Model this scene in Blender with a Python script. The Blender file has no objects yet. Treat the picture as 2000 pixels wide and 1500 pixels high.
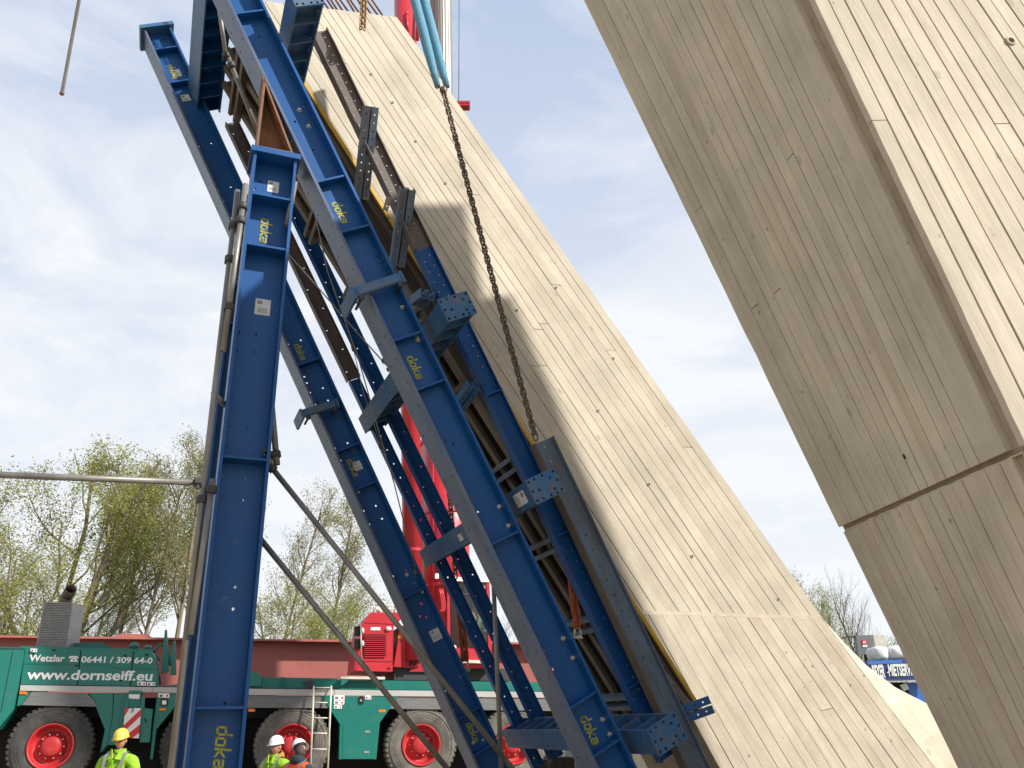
import bpy, bmesh, math, random
from mathutils import Vector as V, Matrix, noise
from mathutils.geometry import tessellate_polygon
random.seed(7)
scene = bpy.context.scene
COL = scene.collection
R = math.radians
# ------------------------------------------------------------------ camera, sky, sun, exposure
F = 1700.0                       # focal length in photo pixels (photo 2000 x 1500)
PITCH = math.atan(0.397)
CP, SP = math.cos(PITCH), math.sin(PITCH)
CAMZ = 1.1
cam = bpy.data.objects.new('camera', bpy.data.cameras.new('camera'))
COL.objects.link(cam)
cam.location = (0, 0, CAMZ)
cam.rotation_euler = (math.pi/2 + PITCH, 0, 0)
cam.data.sensor_width = 36
cam.data.lens = 36*F/2000
cam.data.clip_start = 0.05
cam.data.clip_end = 3000
scene.camera = cam
SUN = V((0.7080, -0.3450, 0.6160)).normalized()      # direction towards the sun
EL = math.asin(SUN.z)
sl = bpy.data.lights.new('sun', 'SUN')
sl.energy = 4.6; sl.angle = R(1.1); sl.color = (1.0, 0.965, 0.90)
so = bpy.data.objects.new('sun', sl); COL.objects.link(so)
so.rotation_euler = SUN.to_track_quat('Z', 'Y').to_euler()
world = bpy.data.worlds.new('World'); scene.world = world
world.use_nodes = True
nt = world.node_tree; nt.nodes.clear()
def wn(t): return nt.nodes.new(t)
sky = wn('ShaderNodeTexSky'); sky.sky_type = 'NISHITA'; sky.sun_disc = False
sky.sun_elevation = EL; sky.sun_rotation = math.atan2(SUN.x, SUN.y)
sky.air_density = 1.0; sky.dust_density = 1.6; sky.ozone_density = 1.4; sky.altitude = 200
tc = wn('ShaderNodeTexCoord')
mp = wn('ShaderNodeMapping'); mp.inputs['Scale'].default_value = (1.3, 1.3, 3.2); mp.inputs['Rotation'].default_value = (0.35, 0.5, 0.4)
n1 = wn('ShaderNodeTexNoise'); n1.inputs['Scale'].default_value = 2.4; n1.inputs['Detail'].default_value = 10; n1.inputs['Roughness'].default_value = 0.6; n1.inputs['Distortion'].default_value = 0.6
rp = wn('ShaderNodeValToRGB'); rp.color_ramp.elements[0].position = 0.44; rp.color_ramp.elements[1].position = 0.80
rp.color_ramp.elements[0].color = (0.10, 0.10, 0.10, 1); rp.color_ramp.elements[1].color = (0.78, 0.78, 0.78, 1)
sx = wn('ShaderNodeSeparateXYZ')
hz = wn('ShaderNodeMapRange'); hz.inputs['From Min'].default_value = 0.0; hz.inputs['From Max'].default_value = 0.85
hz.inputs['To Min'].default_value = 1.0; hz.inputs['To Max'].default_value = 0.0
mx = wn('ShaderNodeMath'); mx.operation = 'ADD'; mx.use_clamp = True
hazec = wn('ShaderNodeMix'); hazec.data_type = 'RGBA'; hazec.inputs[0].default_value = 0.68; hazec.inputs[7].default_value = (2.85, 3.72, 5.4, 1)
mixc = wn('ShaderNodeMix'); mixc.data_type = 'RGBA'
mixc.inputs[7].default_value = (5.6, 5.75, 6.0, 1)
bg = wn('ShaderNodeBackground'); bg.inputs['Strength'].default_value = 0.11
ow = wn('ShaderNodeOutputWorld')
L = nt.links.new
L(tc.outputs['Generated'], mp.inputs['Vector']); L(mp.outputs['Vector'], n1.inputs['Vector']); L(n1.outputs['Fac'], rp.inputs['Fac'])
L(tc.outputs['Generated'], sx.inputs['Vector']); L(sx.outputs['Z'], hz.inputs['Value'])
L(rp.outputs['Color'], mx.inputs[0]); L(hz.outputs['Result'], mx.inputs[1]); L(mx.outputs[0], mixc.inputs[0])
L(sky.outputs['Color'], hazec.inputs[6]); L(hazec.outputs[2], mixc.inputs[6]); L(mixc.outputs[2], bg.inputs['Color']); L(bg.outputs['Background'], ow.inputs['Surface'])
vs = scene.view_settings
vs.view_transform = 'Standard'; vs.look = 'None'; vs.gamma = 1; vs.use_curve_mapping = False
vs.exposure = 0.6
scene.render.engine = 'CYCLES'
scene.cycles.max_bounces = 6; scene.cycles.diffuse_bounces = 3; scene.cycles.glossy_bounces = 3

# ------------------------------------------------------------------ helpers
def ray(px, py):
    r, u = (px-1000)/F, (750-py)/F
    return V((r, CP-u*SP, SP+u*CP))
def atY(px, py, Y):
    d = ray(px, py); return V((0, 0, CAMZ)) + d*(Y/d.y)
def atD(px, py, D):
    return V((0, 0, CAMZ)) + ray(px, py)*D
def hit(px, py, n, c):                      # plane n.x = c
    d = ray(px, py); o = V((0, 0, CAMZ)); return o + d*((c-n.dot(o))/n.dot(d))
YAW = R(21.3)
EA = V((math.cos(YAW), math.sin(YAW), 0)); EE = V((-math.sin(YAW), math.cos(YAW), 0)); EZ = V((0, 0, 1))
def onE(px, py, E): return hit(px, py, EE, E)
MW = {}
def tag(o, label=None, cat=None, group=None, kind=None):
    if label: o['label'] = label
    if cat: o['category'] = cat
    if group: o['group'] = group
    if kind: o['kind'] = kind
    return o
def frame(loc, x=None, y=None, z=None):
    x = x or V((1, 0, 0)); y = y or V((0, 1, 0)); z = z or V((0, 0, 1))
    return Matrix(((x.x, y.x, z.x, loc.x), (x.y, y.y, z.y, loc.y), (x.z, y.z, z.z, loc.z), (0, 0, 0, 1)))
def thing(name, M, label, cat, group=None):
    if not isinstance(M, Matrix): M = Matrix.Translation(V(M))
    o = bpy.data.objects.new(name, None); COL.objects.link(o)
    o.empty_display_size = 0.1
    o.matrix_world = M; MW[o.name] = M
    return tag(o, label, cat, group)
def place(me, name, parent=None, M=None):
    o = bpy.data.objects.new(name, me); COL.objects.link(o)
    if parent: o.parent = parent; MW[o.name] = MW[parent.name]
    if M is not None:
        if parent: o.matrix_local = M
        else: o.matrix_world = M; MW[o.name] = M
    elif not parent: MW[o.name] = Matrix()
    return o
class MB:
    def __init__(s): s.v = []; s.f = []; s.sm = []; s.mi = []; s.m = 0
    def add(s, vs_, fs, smooth=False):
        b = len(s.v); s.v += [V(p) for p in vs_]
        for f in fs: s.f.append([b+i for i in f]); s.sm.append(smooth); s.mi.append(s.m)
        return s
    def obox(s, c, x, y, z):                # oriented box: centre and half axes
        c, x, y, z = V(c), V(x), V(y), V(z)
        P = [c+x*a+y*b+z*d for d in (-1, 1) for b in (-1, 1) for a in (-1, 1)]
        return s.add(P, [(0, 2, 3, 1), (4, 5, 7, 6), (0, 1, 5, 4), (2, 6, 7, 3), (0, 4, 6, 2), (1, 3, 7, 5)])
    def box(s, x0, x1, y0, y1, z0, z1):
        return s.obox(((x0+x1)/2, (y0+y1)/2, (z0+z1)/2), ((x1-x0)/2, 0, 0), (0, (y1-y0)/2, 0), (0, 0, (z1-z0)/2))
    def cbox(s, x0, x1, y0, y1, z0, z1, c):  # box with chamfered vertical section in xz, used for panels
        pts = [(x0+c, z0), (x1-c, z0), (x1, z0+c), (x1, z1-c), (x1-c, z1), (x0+c, z1), (x0, z1-c), (x0, z0+c)]
        return s.prism([V((p[0], y0, p[1])) for p in pts], V((0, y1-y0, 0)))
    def prism(s, pts, ext, holes=()):        # planar polygon (with holes) pushed along ext
        loops = [[V(p) for p in pts]] + [[V(p) for p in h] for h in holes]
        flat = [p for l in loops for p in l]; n = len(flat)
        tri = tessellate_polygon(loops) if (holes or len(pts) > 4) else [tuple(range(n))]
        fs = [tuple(t) for t in tri] + [tuple(n+i for i in reversed(t)) for t in tri]
        b = 0
        for l in loops:
            k = len(l)
            for i in range(k):
                j = (i+1) % k; fs.append((b+i, b+j, n+b+j, n+b+i))
            b += k
        return s.add(flat+[p+V(ext) for p in flat], fs)
    def tube(s, pts, r, n=8, cap=True, smooth=True):
        pts = [V(p) for p in pts]; rr = r if isinstance(r, (list, tuple)) else [r]*len(pts)
        vs_, fs = [], []; up = None
        for i, p in enumerate(pts):
            t = (pts[min(i+1, len(pts)-1)]-pts[max(i-1, 0)]).normalized()
            if up is None: up = V((0, 0, 1)) if abs(t.z) < 0.9 else V((1, 0, 0))
            a = t.cross(up).normalized(); b2 = a.cross(t).normalized(); up = b2
            for k in range(n):
                w = 2*math.pi*k/n; vs_.append(p+(a*math.cos(w)+b2*math.sin(w))*rr[i])
        for i in range(len(pts)-1):
            for k in range(n):
                k2 = (k+1) % n; fs.append((i*n+k, i*n+k2, (i+1)*n+k2, (i+1)*n+k))
        s.add(vs_, fs, smooth)
        if cap:
            b = len(s.v)-len(vs_)
            s.f += [[b+k for k in reversed(range(n))], [b+(len(pts)-1)*n+k for k in range(n)]]; s.sm += [False]*2; s.mi += [s.m]*2
        return s
    def pipe(s, p0, p1, ro, ri, n=12):       # open-ended pipe
        p0, p1 = V(p0), V(p1); t = (p1-p0).normalized(); up = V((0, 0, 1)) if abs(t.z) < 0.9 else V((1, 0, 0))
        a = t.cross(up).normalized(); b2 = a.cross(t)
        ring = lambda p, r: [p+(a*math.cos(2*math.pi*k/n)+b2*math.sin(2*math.pi*k/n))*r for k in range(n)]
        vs_ = ring(p0, ro)+ring(p1, ro)+ring(p1, ri)+ring(p0, ri); fs = []
        for q in range(4):
            for k in range(n):
                k2 = (k+1) % n; fs.append((q*n+k, q*n+k2, ((q+1) % 4)*n+k2, ((q+1) % 4)*n+k))
        return s.add(vs_, fs, True)
    def lathe(s, prof, c, ax, n=32, smooth=True, closed=False):   # prof: list (r, along)
        c, ax = V(c), V(ax).normalized(); up = V((0, 0, 1)) if abs(ax.z) < 0.9 else V((1, 0, 0))
        a = ax.cross(up).normalized(); b2 = ax.cross(a); vs_, fs = [], []
        for r, h in prof:
            for k in range(n): w = 2*math.pi*k/n; vs_.append(c+ax*h+(a*math.cos(w)+b2*math.sin(w))*r)
        for i in range(len(prof)-1 + (1 if closed else 0)):
            for k in range(n):
                k2 = (k+1) % n; j = (i+1) % len(prof); fs.append((i*n+k, i*n+k2, j*n+k2, j*n+k))
        return s.add(vs_, fs, smooth)
    def ell(s, c, rx, ry, rz, n=12, m=8):
        c = V(c); vs_, fs = [], []
        for i in range(m+1):
            th = math.pi*i/m
            for k in range(n): ph = 2*math.pi*k/n; vs_.append(c+V((rx*math.sin(th)*math.cos(ph), ry*math.sin(th)*math.sin(ph), rz*math.cos(th))))
        for i in range(m):
            for k in range(n):
                k2 = (k+1) % n; fs.append((i*n+k, (i+1)*n+k, (i+1)*n+k2, i*n+k2))
        return s.add(vs_, fs, True)
    def mesh(s, mat, inv=None, fix=True):
        me = bpy.data.meshes.new('m')
        vs_ = [inv @ p for p in s.v] if inv is not None else s.v
        me.from_pydata([tuple(p) for p in vs_], [], s.f)
        me.polygons.foreach_set('use_smooth', s.sm)
        for m_ in (mat if isinstance(mat, (list, tuple)) else [mat]): me.materials.append(m_)
        me.polygons.foreach_set('material_index', s.mi)
        if fix:
            bm = bmesh.new(); bm.from_mesh(me); bmesh.ops.recalc_face_normals(bm, faces=bm.faces); bm.to_mesh(me); bm.free()
        me.update(); return me
    def build(s, name, mat, parent=None, world=False, fix=True):
        inv = MW[parent.name].inverted() if (world and parent) else None
        return place(s.mesh(mat, inv, fix), name, parent)
def circ(c, r, u, v, n=8): c = V(c); return [c+u*(r*math.cos(2*math.pi*k/n))+v*(r*math.sin(2*math.pi*k/n)) for k in range(n)]
X1, Y1, Z1 = V((1, 0, 0)), V((0, 1, 0)), V((0, 0, 1))

# ------------------------------------------------------------------ materials
def mat(name, c1, c2=None, scale=6, stretch=(1, 1, 1), rough=0.5, metal=0, bump=0, bscale=40, dirt=None, damt=0.5, dscale=3, rnd=0.0, lo=0.35, hi=0.65, spec=0.5, bdist=0.01, trans=0, alpha=1, spots=None):
    m = bpy.data.materials.new(name); m.use_nodes = True
    t = m.node_tree; N = t.nodes.new; K = t.links.new; b = t.nodes['Principled BSDF']
    b.inputs['Roughness'].default_value = rough; b.inputs['Metallic'].default_value = metal
    b.inputs['Specular IOR Level'].default_value = spec
    b.inputs['Base Color'].default_value = (*c1, 1)
    if trans: b.inputs['Transmission Weight'].default_value = trans
    if alpha < 1: b.inputs['Alpha'].default_value = alpha
    if not (c2 or bump or dirt or rnd or spots): return m
    tc = N('ShaderNodeTexCoord'); mp = N('ShaderNodeMapping'); K(tc.outputs['Object'], mp.inputs['Vector']); mp.inputs['Scale'].default_value = stretch
    oi = N('ShaderNodeObjectInfo')
    add = N('ShaderNodeVectorMath'); add.operation = 'ADD'; K(mp.outputs['Vector'], add.inputs[0])
    vm = N('ShaderNodeVectorMath'); vm.operation = 'SCALE'; vm.inputs[3].default_value = 37.0
    cb = N('ShaderNodeCombineXYZ'); [K(oi.outputs['Random'], cb.inputs[i]) for i in range(3)]; K(cb.outputs[0], vm.inputs[0]); K(vm.outputs[0], add.inputs[1])
    src = None
    def noise_(sc, det=6, rg=0.6, vec=None):
        n = N('ShaderNodeTexNoise'); n.inputs['Scale'].default_value = sc; n.inputs['Detail'].default_value = det; n.inputs['Roughness'].default_value = rg
        K(vec or add.outputs[0], n.inputs['Vector']); return n.outputs['Fac']
    def ramp(fac, a, b_):
        r = N('ShaderNodeMapRange'); r.inputs['From Min'].default_value = a; r.inputs['From Max'].default_value = b_; K(fac, r.inputs['Value']); return r.outputs['Result']
    def mix(fac, a, bcol):
        mx_ = N('ShaderNodeMix'); mx_.data_type = 'RGBA'; K(fac, mx_.inputs[0])
        if isinstance(a, tuple): mx_.inputs[6].default_value = (*a, 1)
        else: K(a, mx_.inputs[6])
        mx_.inputs[7].default_value = (*bcol, 1); return mx_.outputs[2]
    cur = c1
    if c2: cur = mix(ramp(noise_(scale), lo, hi), cur, c2)
    if dirt:
        f = ramp(noise_(dscale, 8, 0.7), 0.52, 0.78); mm = N('ShaderNodeMath'); mm.operation = 'MULTIPLY'; mm.inputs[1].default_value = damt; K(f, mm.inputs[0]); cur = mix(mm.outputs[0], cur, dirt)
    if spots:
        sc_, so_ = spots, None
        f = ramp(noise_(sc_[1], 7, 0.68), sc_[2], sc_[3]); mm = N('ShaderNodeMath'); mm.operation = 'MULTIPLY'; mm.inputs[1].default_value = sc_[4]; K(f, mm.inputs[0]); cur = mix(mm.outputs[0], cur, sc_[0])
    if rnd:
        hs = N('ShaderNodeHueSaturation'); mr = N('ShaderNodeMapRange'); mr.inputs['To Min'].default_value = 1-rnd; mr.inputs['To Max'].default_value = 1+rnd
        K(oi.outputs['Random'], mr.inputs['Value']); K(mr.outputs['Result'], hs.inputs['Value'])
        if isinstance(cur, tuple): hs.inputs['Color'].default_value = (*cur, 1)
        else: K(cur, hs.inputs['Color'])
        cur = hs.outputs['Color']
    if not isinstance(cur, tuple): K(cur, b.inputs['Base Color'])
    if bump:
        bn = N('ShaderNodeBump'); bn.inputs['Strength'].default_value = bump; bn.inputs['Distance'].default_value = bdist
        K(noise_(bscale, 4, 0.6), bn.inputs['Height']); K(bn.outputs['Normal'], b.inputs['Normal'])
    return m
def concrete(name, c1, c2, stain, rnd, pores=.55):
    m = mat(name, c1, c2, scale=2.6, stretch=(7, 7, 0.55), rough=0.88, bump=0.4, bscale=9, dirt=stain, damt=0.75, dscale=0.8, rnd=rnd, spec=0.2, bdist=0.006)
    t = m.node_tree; N = t.nodes.new; K = t.links.new; b = t.nodes['Principled BSDF']
    tc = N('ShaderNodeTexCoord')
    # large cloudy tone and small pores, in the pier's own coordinates
    prev = b.inputs['Base Color'].links[0].from_socket
    n2 = N('ShaderNodeTexNoise'); n2.inputs['Scale'].default_value = 1.7; n2.inputs['Detail'].default_value = 7; n2.inputs['Roughness'].default_value = 0.65; K(tc.outputs['Object'], n2.inputs['Vector'])
    r2 = N('ShaderNodeMapRange'); r2.inputs['From Min'].default_value = 0.3; r2.inputs['From Max'].default_value = 0.7; r2.inputs['To Min'].default_value = 0.82; r2.inputs['To Max'].default_value = 1.10; K(n2.outputs['Fac'], r2.inputs['Value'])
    hs = N('ShaderNodeHueSaturation'); K(r2.outputs['Result'], hs.inputs['Value']); K(prev, hs.inputs['Color'])
    vo = N('ShaderNodeTexVoronoi'); vo.inputs['Scale'].default_value = 8; vo.feature = 'F1'; K(tc.outputs['Object'], vo.inputs['Vector'])
    n3 = N('ShaderNodeTexNoise'); n3.inputs['Scale'].default_value = 3.1; n3.inputs['Detail'].default_value = 3; K(tc.outputs['Object'], n3.inputs['Vector'])
    r3 = N('ShaderNodeMapRange'); r3.inputs['From Min'].default_value = 0.06; r3.inputs['From Max'].default_value = 0.13; r3.inputs['To Min'].default_value = 1; r3.inputs['To Max'].default_value = 0; K(vo.outputs['Distance'], r3.inputs['Value'])
    r4 = N('ShaderNodeMapRange'); r4.inputs['From Min'].default_value = 0.47; r4.inputs['From Max'].default_value = 0.62; r4.inputs['To Max'].default_value = pores; K(n3.outputs['Fac'], r4.inputs['Value'])
    mu = N('ShaderNodeMath'); mu.operation = 'MULTIPLY'; K(r3.outputs['Result'], mu.inputs[0]); K(r4.outputs['Result'], mu.inputs[1])
    mx_ = N('ShaderNodeMix'); mx_.data_type = 'RGBA'; K(mu.outputs[0], mx_.inputs[0]); K(hs.outputs['Color'], mx_.inputs[6]); mx_.inputs[7].default_value = (0.13, 0.115, 0.10, 1)
    # knots left by the boards: grey ovals stretched along the grain
    mk = N('ShaderNodeMapping'); mk.inputs['Scale'].default_value = (1, 1, .55); K(tc.outputs['Object'], mk.inputs['Vector'])
    vk = N('ShaderNodeTexVoronoi'); vk.inputs['Scale'].default_value = 3.6; K(mk.outputs[0], vk.inputs['Vector'])
    rk = N('ShaderNodeMapRange'); rk.inputs['From Min'].default_value = .05; rk.inputs['From Max'].default_value = .085; rk.inputs['To Min'].default_value = .42; rk.inputs['To Max'].default_value = 0; K(vk.outputs['Distance'], rk.inputs['Value'])
    mk2 = N('ShaderNodeMix'); mk2.data_type = 'RGBA'; K(rk.outputs['Result'], mk2.inputs[0]); K(mx_.outputs[2], mk2.inputs[6]); mk2.inputs[7].default_value = (.20, .185, .16, 1)
    K(mk2.outputs[2], b.inputs['Base Color'])
    return m
CONC = concrete('board_marked_concrete', (0.56, 0.505, 0.405), (0.50, 0.445, 0.35), (0.42, 0.345, 0.24), 0.05)
CONC2 = concrete('stained_concrete', (0.565, 0.505, 0.405), (0.50, 0.44, 0.345), (0.42, 0.29, 0.165), 0.045, .85)
CORE = mat('concrete_core', (0.36, 0.30, 0.22), (0.27, 0.22, 0.16), scale=5, rough=0.9, bump=0.3, spec=0.2)
BLUE = mat('blue_paint', (0.003, 0.060, 0.21), (0.004, 0.070, 0.235), scale=2, rough=0.45, bump=0.06, bscale=60, dirt=(0.03, 0.085, 0.19), damt=0.35, dscale=5, rnd=0.08, spec=0.35, spots=((0.15, 0.17, 0.20), 11, .64, .72, .55))
BLUED = mat('weathered_blue_paint', (0.020, 0.095, 0.225), (0.045, 0.11, 0.20), scale=7, spots=((0.17, 0.075, 0.035), 9, .58, .68, .75), rough=0.5, bump=0.1, bscale=50, dirt=(0.16, 0.11, 0.08), damt=0.75, dscale=7, rnd=0.08)
GREYB = mat('grey_blue_flange', (0.10, 0.125, 0.18), (0.05, 0.085, 0.165), scale=5, spots=((0.16, 0.085, 0.05), 8, .62, .70, .6), stretch=(1, 1, 0.3), rough=0.42, bump=0.06, dirt=(0.17, 0.18, 0.19), damt=0.5, dscale=6)  # greyer blue for the beams' left outer flanges, grey patches and rust spots
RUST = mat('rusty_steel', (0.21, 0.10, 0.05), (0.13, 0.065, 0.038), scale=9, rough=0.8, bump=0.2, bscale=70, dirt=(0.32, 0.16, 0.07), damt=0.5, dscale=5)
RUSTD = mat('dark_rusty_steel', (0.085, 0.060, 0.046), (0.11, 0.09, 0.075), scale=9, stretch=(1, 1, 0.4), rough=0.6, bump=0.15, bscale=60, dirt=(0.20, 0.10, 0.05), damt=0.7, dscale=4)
STEELB = mat('grey_blue_steel', (0.12, 0.18, 0.26), (0.075, 0.095, 0.12), scale=5, stretch=(1, 1, 0.35), rough=0.5, bump=0.1, dirt=(0.15, 0.085, 0.05), damt=0.7, dscale=5)
GALV = mat('galvanised_tube', (0.23, 0.22, 0.20), (0.14, 0.135, 0.12), scale=9, stretch=(1, 1, 0.3), rough=0.45, metal=0.35, bump=0.05, dirt=(0.2, 0.14, 0.09), damt=0.5, dscale=7)
BOLT = mat('zinc_bolt', (0.5, 0.48, 0.43), rough=0.4, metal=0.7)
DARKM = mat('dark_metal', (0.035, 0.035, 0.036), rough=0.6)
BLACK = mat('black_void', (0.008, 0.008, 0.009), rough=0.9)
YELLOWP = mat('yellow_lettering', (0.42, 0.38, 0.015), (0.08, 0.12, 0.09), scale=26, rough=0.6, lo=.5, hi=.66)
YELLOW = mat('yellow_formwork_edge', (0.62, 0.36, 0.02), (0.45, 0.27, 0.04), scale=12, stretch=(1, 1, .3), rough=0.6, bump=0.1)
PAPER = mat('paper_sticker', (0.62, 0.62, 0.60), (0.5, 0.5, 0.49), scale=12, rough=0.7)
PRINT = mat('grey_print', (0.12, 0.12, 0.13), rough=0.8)
WOOD = mat('brown_formwork_timber', (0.075, 0.055, 0.038), (0.045, 0.034, 0.026), scale=5, stretch=(6, 6, 0.5), rough=0.8, bump=0.2, bscale=12)
WOODL = mat('worn_timber_chord', (0.17, 0.145, 0.11), (0.11, 0.095, 0.075), scale=5, stretch=(6, 6, 0.5), rough=0.8, bump=0.2, bscale=12)
CHAIN = mat('chain_steel', (0.16, 0.125, 0.085), (0.09, 0.07, 0.05), scale=20, rough=0.5, metal=0.6)
CHAINR = mat('bronzed_chain', (0.30, 0.19, 0.08), (0.16, 0.10, 0.05), scale=20, rough=0.5, metal=0.6)
SLINGB = mat('light_blue_sling', (0.12, 0.29, 0.39), (0.09, 0.23, 0.32), scale=30, rough=0.9, bump=0.3, bscale=60)
SLINGO = mat('orange_sling', (0.40, 0.10, 0.04), (0.30, 0.075, 0.03), scale=18, rough=0.9, bump=0.5, bscale=50)
GREEN = mat('green_crane_paint', (0.005, 0.14, 0.112), (0.007, 0.155, 0.124), scale=1.5, rough=0.4, dirt=(0.06, 0.12, 0.10), damt=0.45, dscale=3, spots=((0.14, 0.13, 0.10), 5, .60, .74, .45))
GREEND = mat('dark_green_paint', (0.006, 0.11, 0.085), rough=0.45)
STRIPE = mat('silver_grey_stripe', (0.42, 0.42, 0.40), (0.36, 0.36, 0.35), scale=2, rough=0.5)
GUARD = mat('grey_mudguard', (0.16, 0.165, 0.165), (0.12, 0.12, 0.12), scale=3, stretch=(1, 1, 12), rough=0.6)
RUBBER = mat('sunlit_dusty_tyre', (0.155, 0.14, 0.115), (0.085, 0.078, 0.068), scale=5, rough=0.9, bump=0.2, dirt=(0.24, 0.215, 0.17), damt=0.6, dscale=4)  # dusty tyre copy with the sunlight painted in, for the lit wheels
RUBBERD = mat('shaded_tyre', (0.03, 0.03, 0.03), (0.055, 0.052, 0.048), scale=5, rough=0.85, bump=0.2, dirt=(0.11, 0.10, 0.085), damt=0.5, dscale=4)  # darker tyre copy with the shade painted in, for front and far-side wheels
REDR = mat('red_rim', (0.50, 0.022, 0.028), (0.38, 0.018, 0.022), scale=4, rough=0.5, dirt=(0.25, 0.10, 0.08), damt=0.6, dscale=6)
RED = mat('red_crane_paint', (0.47, 0.022, 0.035), (0.41, 0.02, 0.03), scale=2, rough=0.4, dirt=(0.35, 0.03, 0.03), damt=0.4)
GIRD = mat('red_oxide_girder', (0.42, 0.135, 0.11), (0.37, 0.115, 0.095), scale=0.7, rough=0.65, dirt=(0.24, 0.07, 0.05), damt=0.5, dscale=2)
WHITE = mat('white_paint', (0.72, 0.72, 0.70), rough=0.5)
IVORY = mat('ivory_paint', (0.62, 0.58, 0.48), (0.5, 0.46, 0.38), scale=8, rough=0.5)
ORANGE = mat('amber_marker', (0.75, 0.17, 0.01), rough=0.3)
GLASS = mat('cab_glass', (0.025, 0.04, 0.04), rough=0.08, spec=0.6, alpha=0.45)
CHROME = mat('silver_ram', (0.62, 0.61, 0.58), rough=0.26, metal=0.9)
SILVER = mat('silver_mast_metal', (0.24, 0.23, 0.21), (0.17, 0.165, 0.15), scale=4, stretch=(3, 3, .1), rough=0.42, metal=0.25)
MESHM = mat('perforated_steel', (0.34, 0.33, 0.31), (0.26, 0.25, 0.24), scale=8, rough=0.45, metal=0.5)
LAMP = mat('lamp_lens', (0.7, 0.7, 0.66), rough=0.15)
SIGNR = mat('red_stripe_paint', (0.55, 0.025, 0.035), rough=0.45)
BARK = mat('bark', (0.21, 0.165, 0.11), (0.13, 0.105, 0.07), scale=3, stretch=(3, 3, .6), rough=0.95, bump=0.4, bscale=8)
BARKD = mat('dark_bark', (0.095, 0.08, 0.06), (0.055, 0.047, 0.038), scale=3, stretch=(3, 3, .6), rough=0.95)
def leafm(name, c, c2):
    m = mat(name, c, c2, scale=1.3, rough=0.7, lo=0.4, hi=0.6, spec=0.25); t = m.node_tree
    b = t.nodes['Principled BSDF']; out = t.nodes['Material Output']
    tr = t.nodes.new('ShaderNodeBsdfTranslucent'); ms = t.nodes.new('ShaderNodeMixShader'); ms.inputs[0].default_value = 0.45
    src = b.inputs['Base Color'].links[0].from_socket
    t.links.new(src, tr.inputs['Color']); t.links.new(b.outputs[0], ms.inputs[1]); t.links.new(tr.outputs[0], ms.inputs[2]); t.links.new(ms.outputs[0], out.inputs['Surface'])
    return m
LEAFY = leafm('spring_leaf', (0.34, 0.33, 0.09), (0.24, 0.25, 0.07))
LEAFG = leafm('green_leaf', (0.27, 0.29, 0.09), (0.18, 0.20, 0.065))
LEAFO = leafm('olive_leaf', (0.31, 0.295, 0.10), (0.22, 0.215, 0.08))
GRASS = mat('grass_ground', (0.10, 0.15, 0.03), (0.06, 0.10, 0.025), scale=3, rough=0.95, bump=0.5, bscale=20)
SOIL = mat('sandy_ground', (0.37, 0.295, 0.20), (0.29, 0.23, 0.155), scale=1.5, rough=0.95, bump=0.6, bscale=8, bdist=0.05)
SKIN = mat('skin', (0.50, 0.25, 0.18), (0.42, 0.19, 0.13), scale=12, rough=0.55)
HIVIS = mat('lime_high_visibility_cloth', (0.28, 0.52, 0.02), (0.20, 0.40, 0.02), scale=5, rough=0.85, bump=0.9, bscale=11, bdist=0.05)
HIORG = mat('orange_high_visibility_cloth', (0.75, 0.10, 0.025), (0.62, 0.08, 0.02), scale=6, rough=0.8, bump=0.5, bscale=9, bdist=0.03)
NAVY = mat('navy_cloth', (0.018, 0.022, 0.035), rough=0.85)
MUSTARD = mat('mustard_hood_cloth', (0.36, 0.19, 0.035), rough=0.9, bump=0.4, bscale=10, bdist=0.02, c2=(0.28, .15, .03))
REFL = mat('reflective_band', (0.20, 0.20, 0.20), rough=0.4)
HELY = mat('yellow_helmet_plastic', (0.62, 0.47, 0.06), rough=0.35)
HELW = mat('white_helmet_plastic', (0.68, 0.69, 0.70), rough=0.35)
HAIRD = mat('dark_hair', (0.03, 0.02, 0.018), (0.05, 0.03, 0.025), scale=60, rough=0.7)
BAGW = mat('white_woven_bag', (0.70, 0.71, 0.73), (0.62, 0.63, 0.66), scale=9, rough=0.7, bump=0.4, bscale=14, bdist=0.04)
BANB = mat('dark_blue_banner', (0.035, 0.055, 0.20), (0.03, 0.045, 0.16), scale=3, rough=0.45)
BLUEM = mat('bright_blue_machine', (0.05, 0.15, 0.50), rough=0.4)
BOXG = mat('grey_cabinet', (0.15, 0.165, 0.18), rough=0.5)

# ------------------------------------------------------------------ setting: ground
def ground():
    xs = [-400, -120, -60] + [-40+4*i for i in range(21)] + [60, 120, 400]
    ys = [-300, -60, -20] + [-10+1.6*i for i in range(30)] + [44, 60, 110, 400, 1200]
    vs_, fs = [], []
    for y in ys:
        for x in xs:
            t = min(1, max(0, (y-14.7)/1.2)); t = t*t*(3-2*t)
            z = -0.65+0.78*t
            if -40 < x < 40 and -10 < y < 40: z += 0.05*noise.noise(V((x*.4, y*.4, 0)))
            if y > 20: z += 0.02*(min(y, 60)-20)
            vs_.append(V((x, y, z)))
    nx = len(xs)
    for j in range(len(ys)-1):
        for i in range(nx-1): fs.append((j*nx+i, j*nx+i+1, (j+1)*nx+i+1, (j+1)*nx+i))
    a = MB(); a.add(vs_, fs, True)
    return a
g = ground()
gm = [SOIL, GRASS]
g.mi = [1 if sum((g.v[i].y for i in f))/4 > 19 else 0 for f in g.f]
tag(g.build('ground', gm, fix=False), kind='structure')

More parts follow.
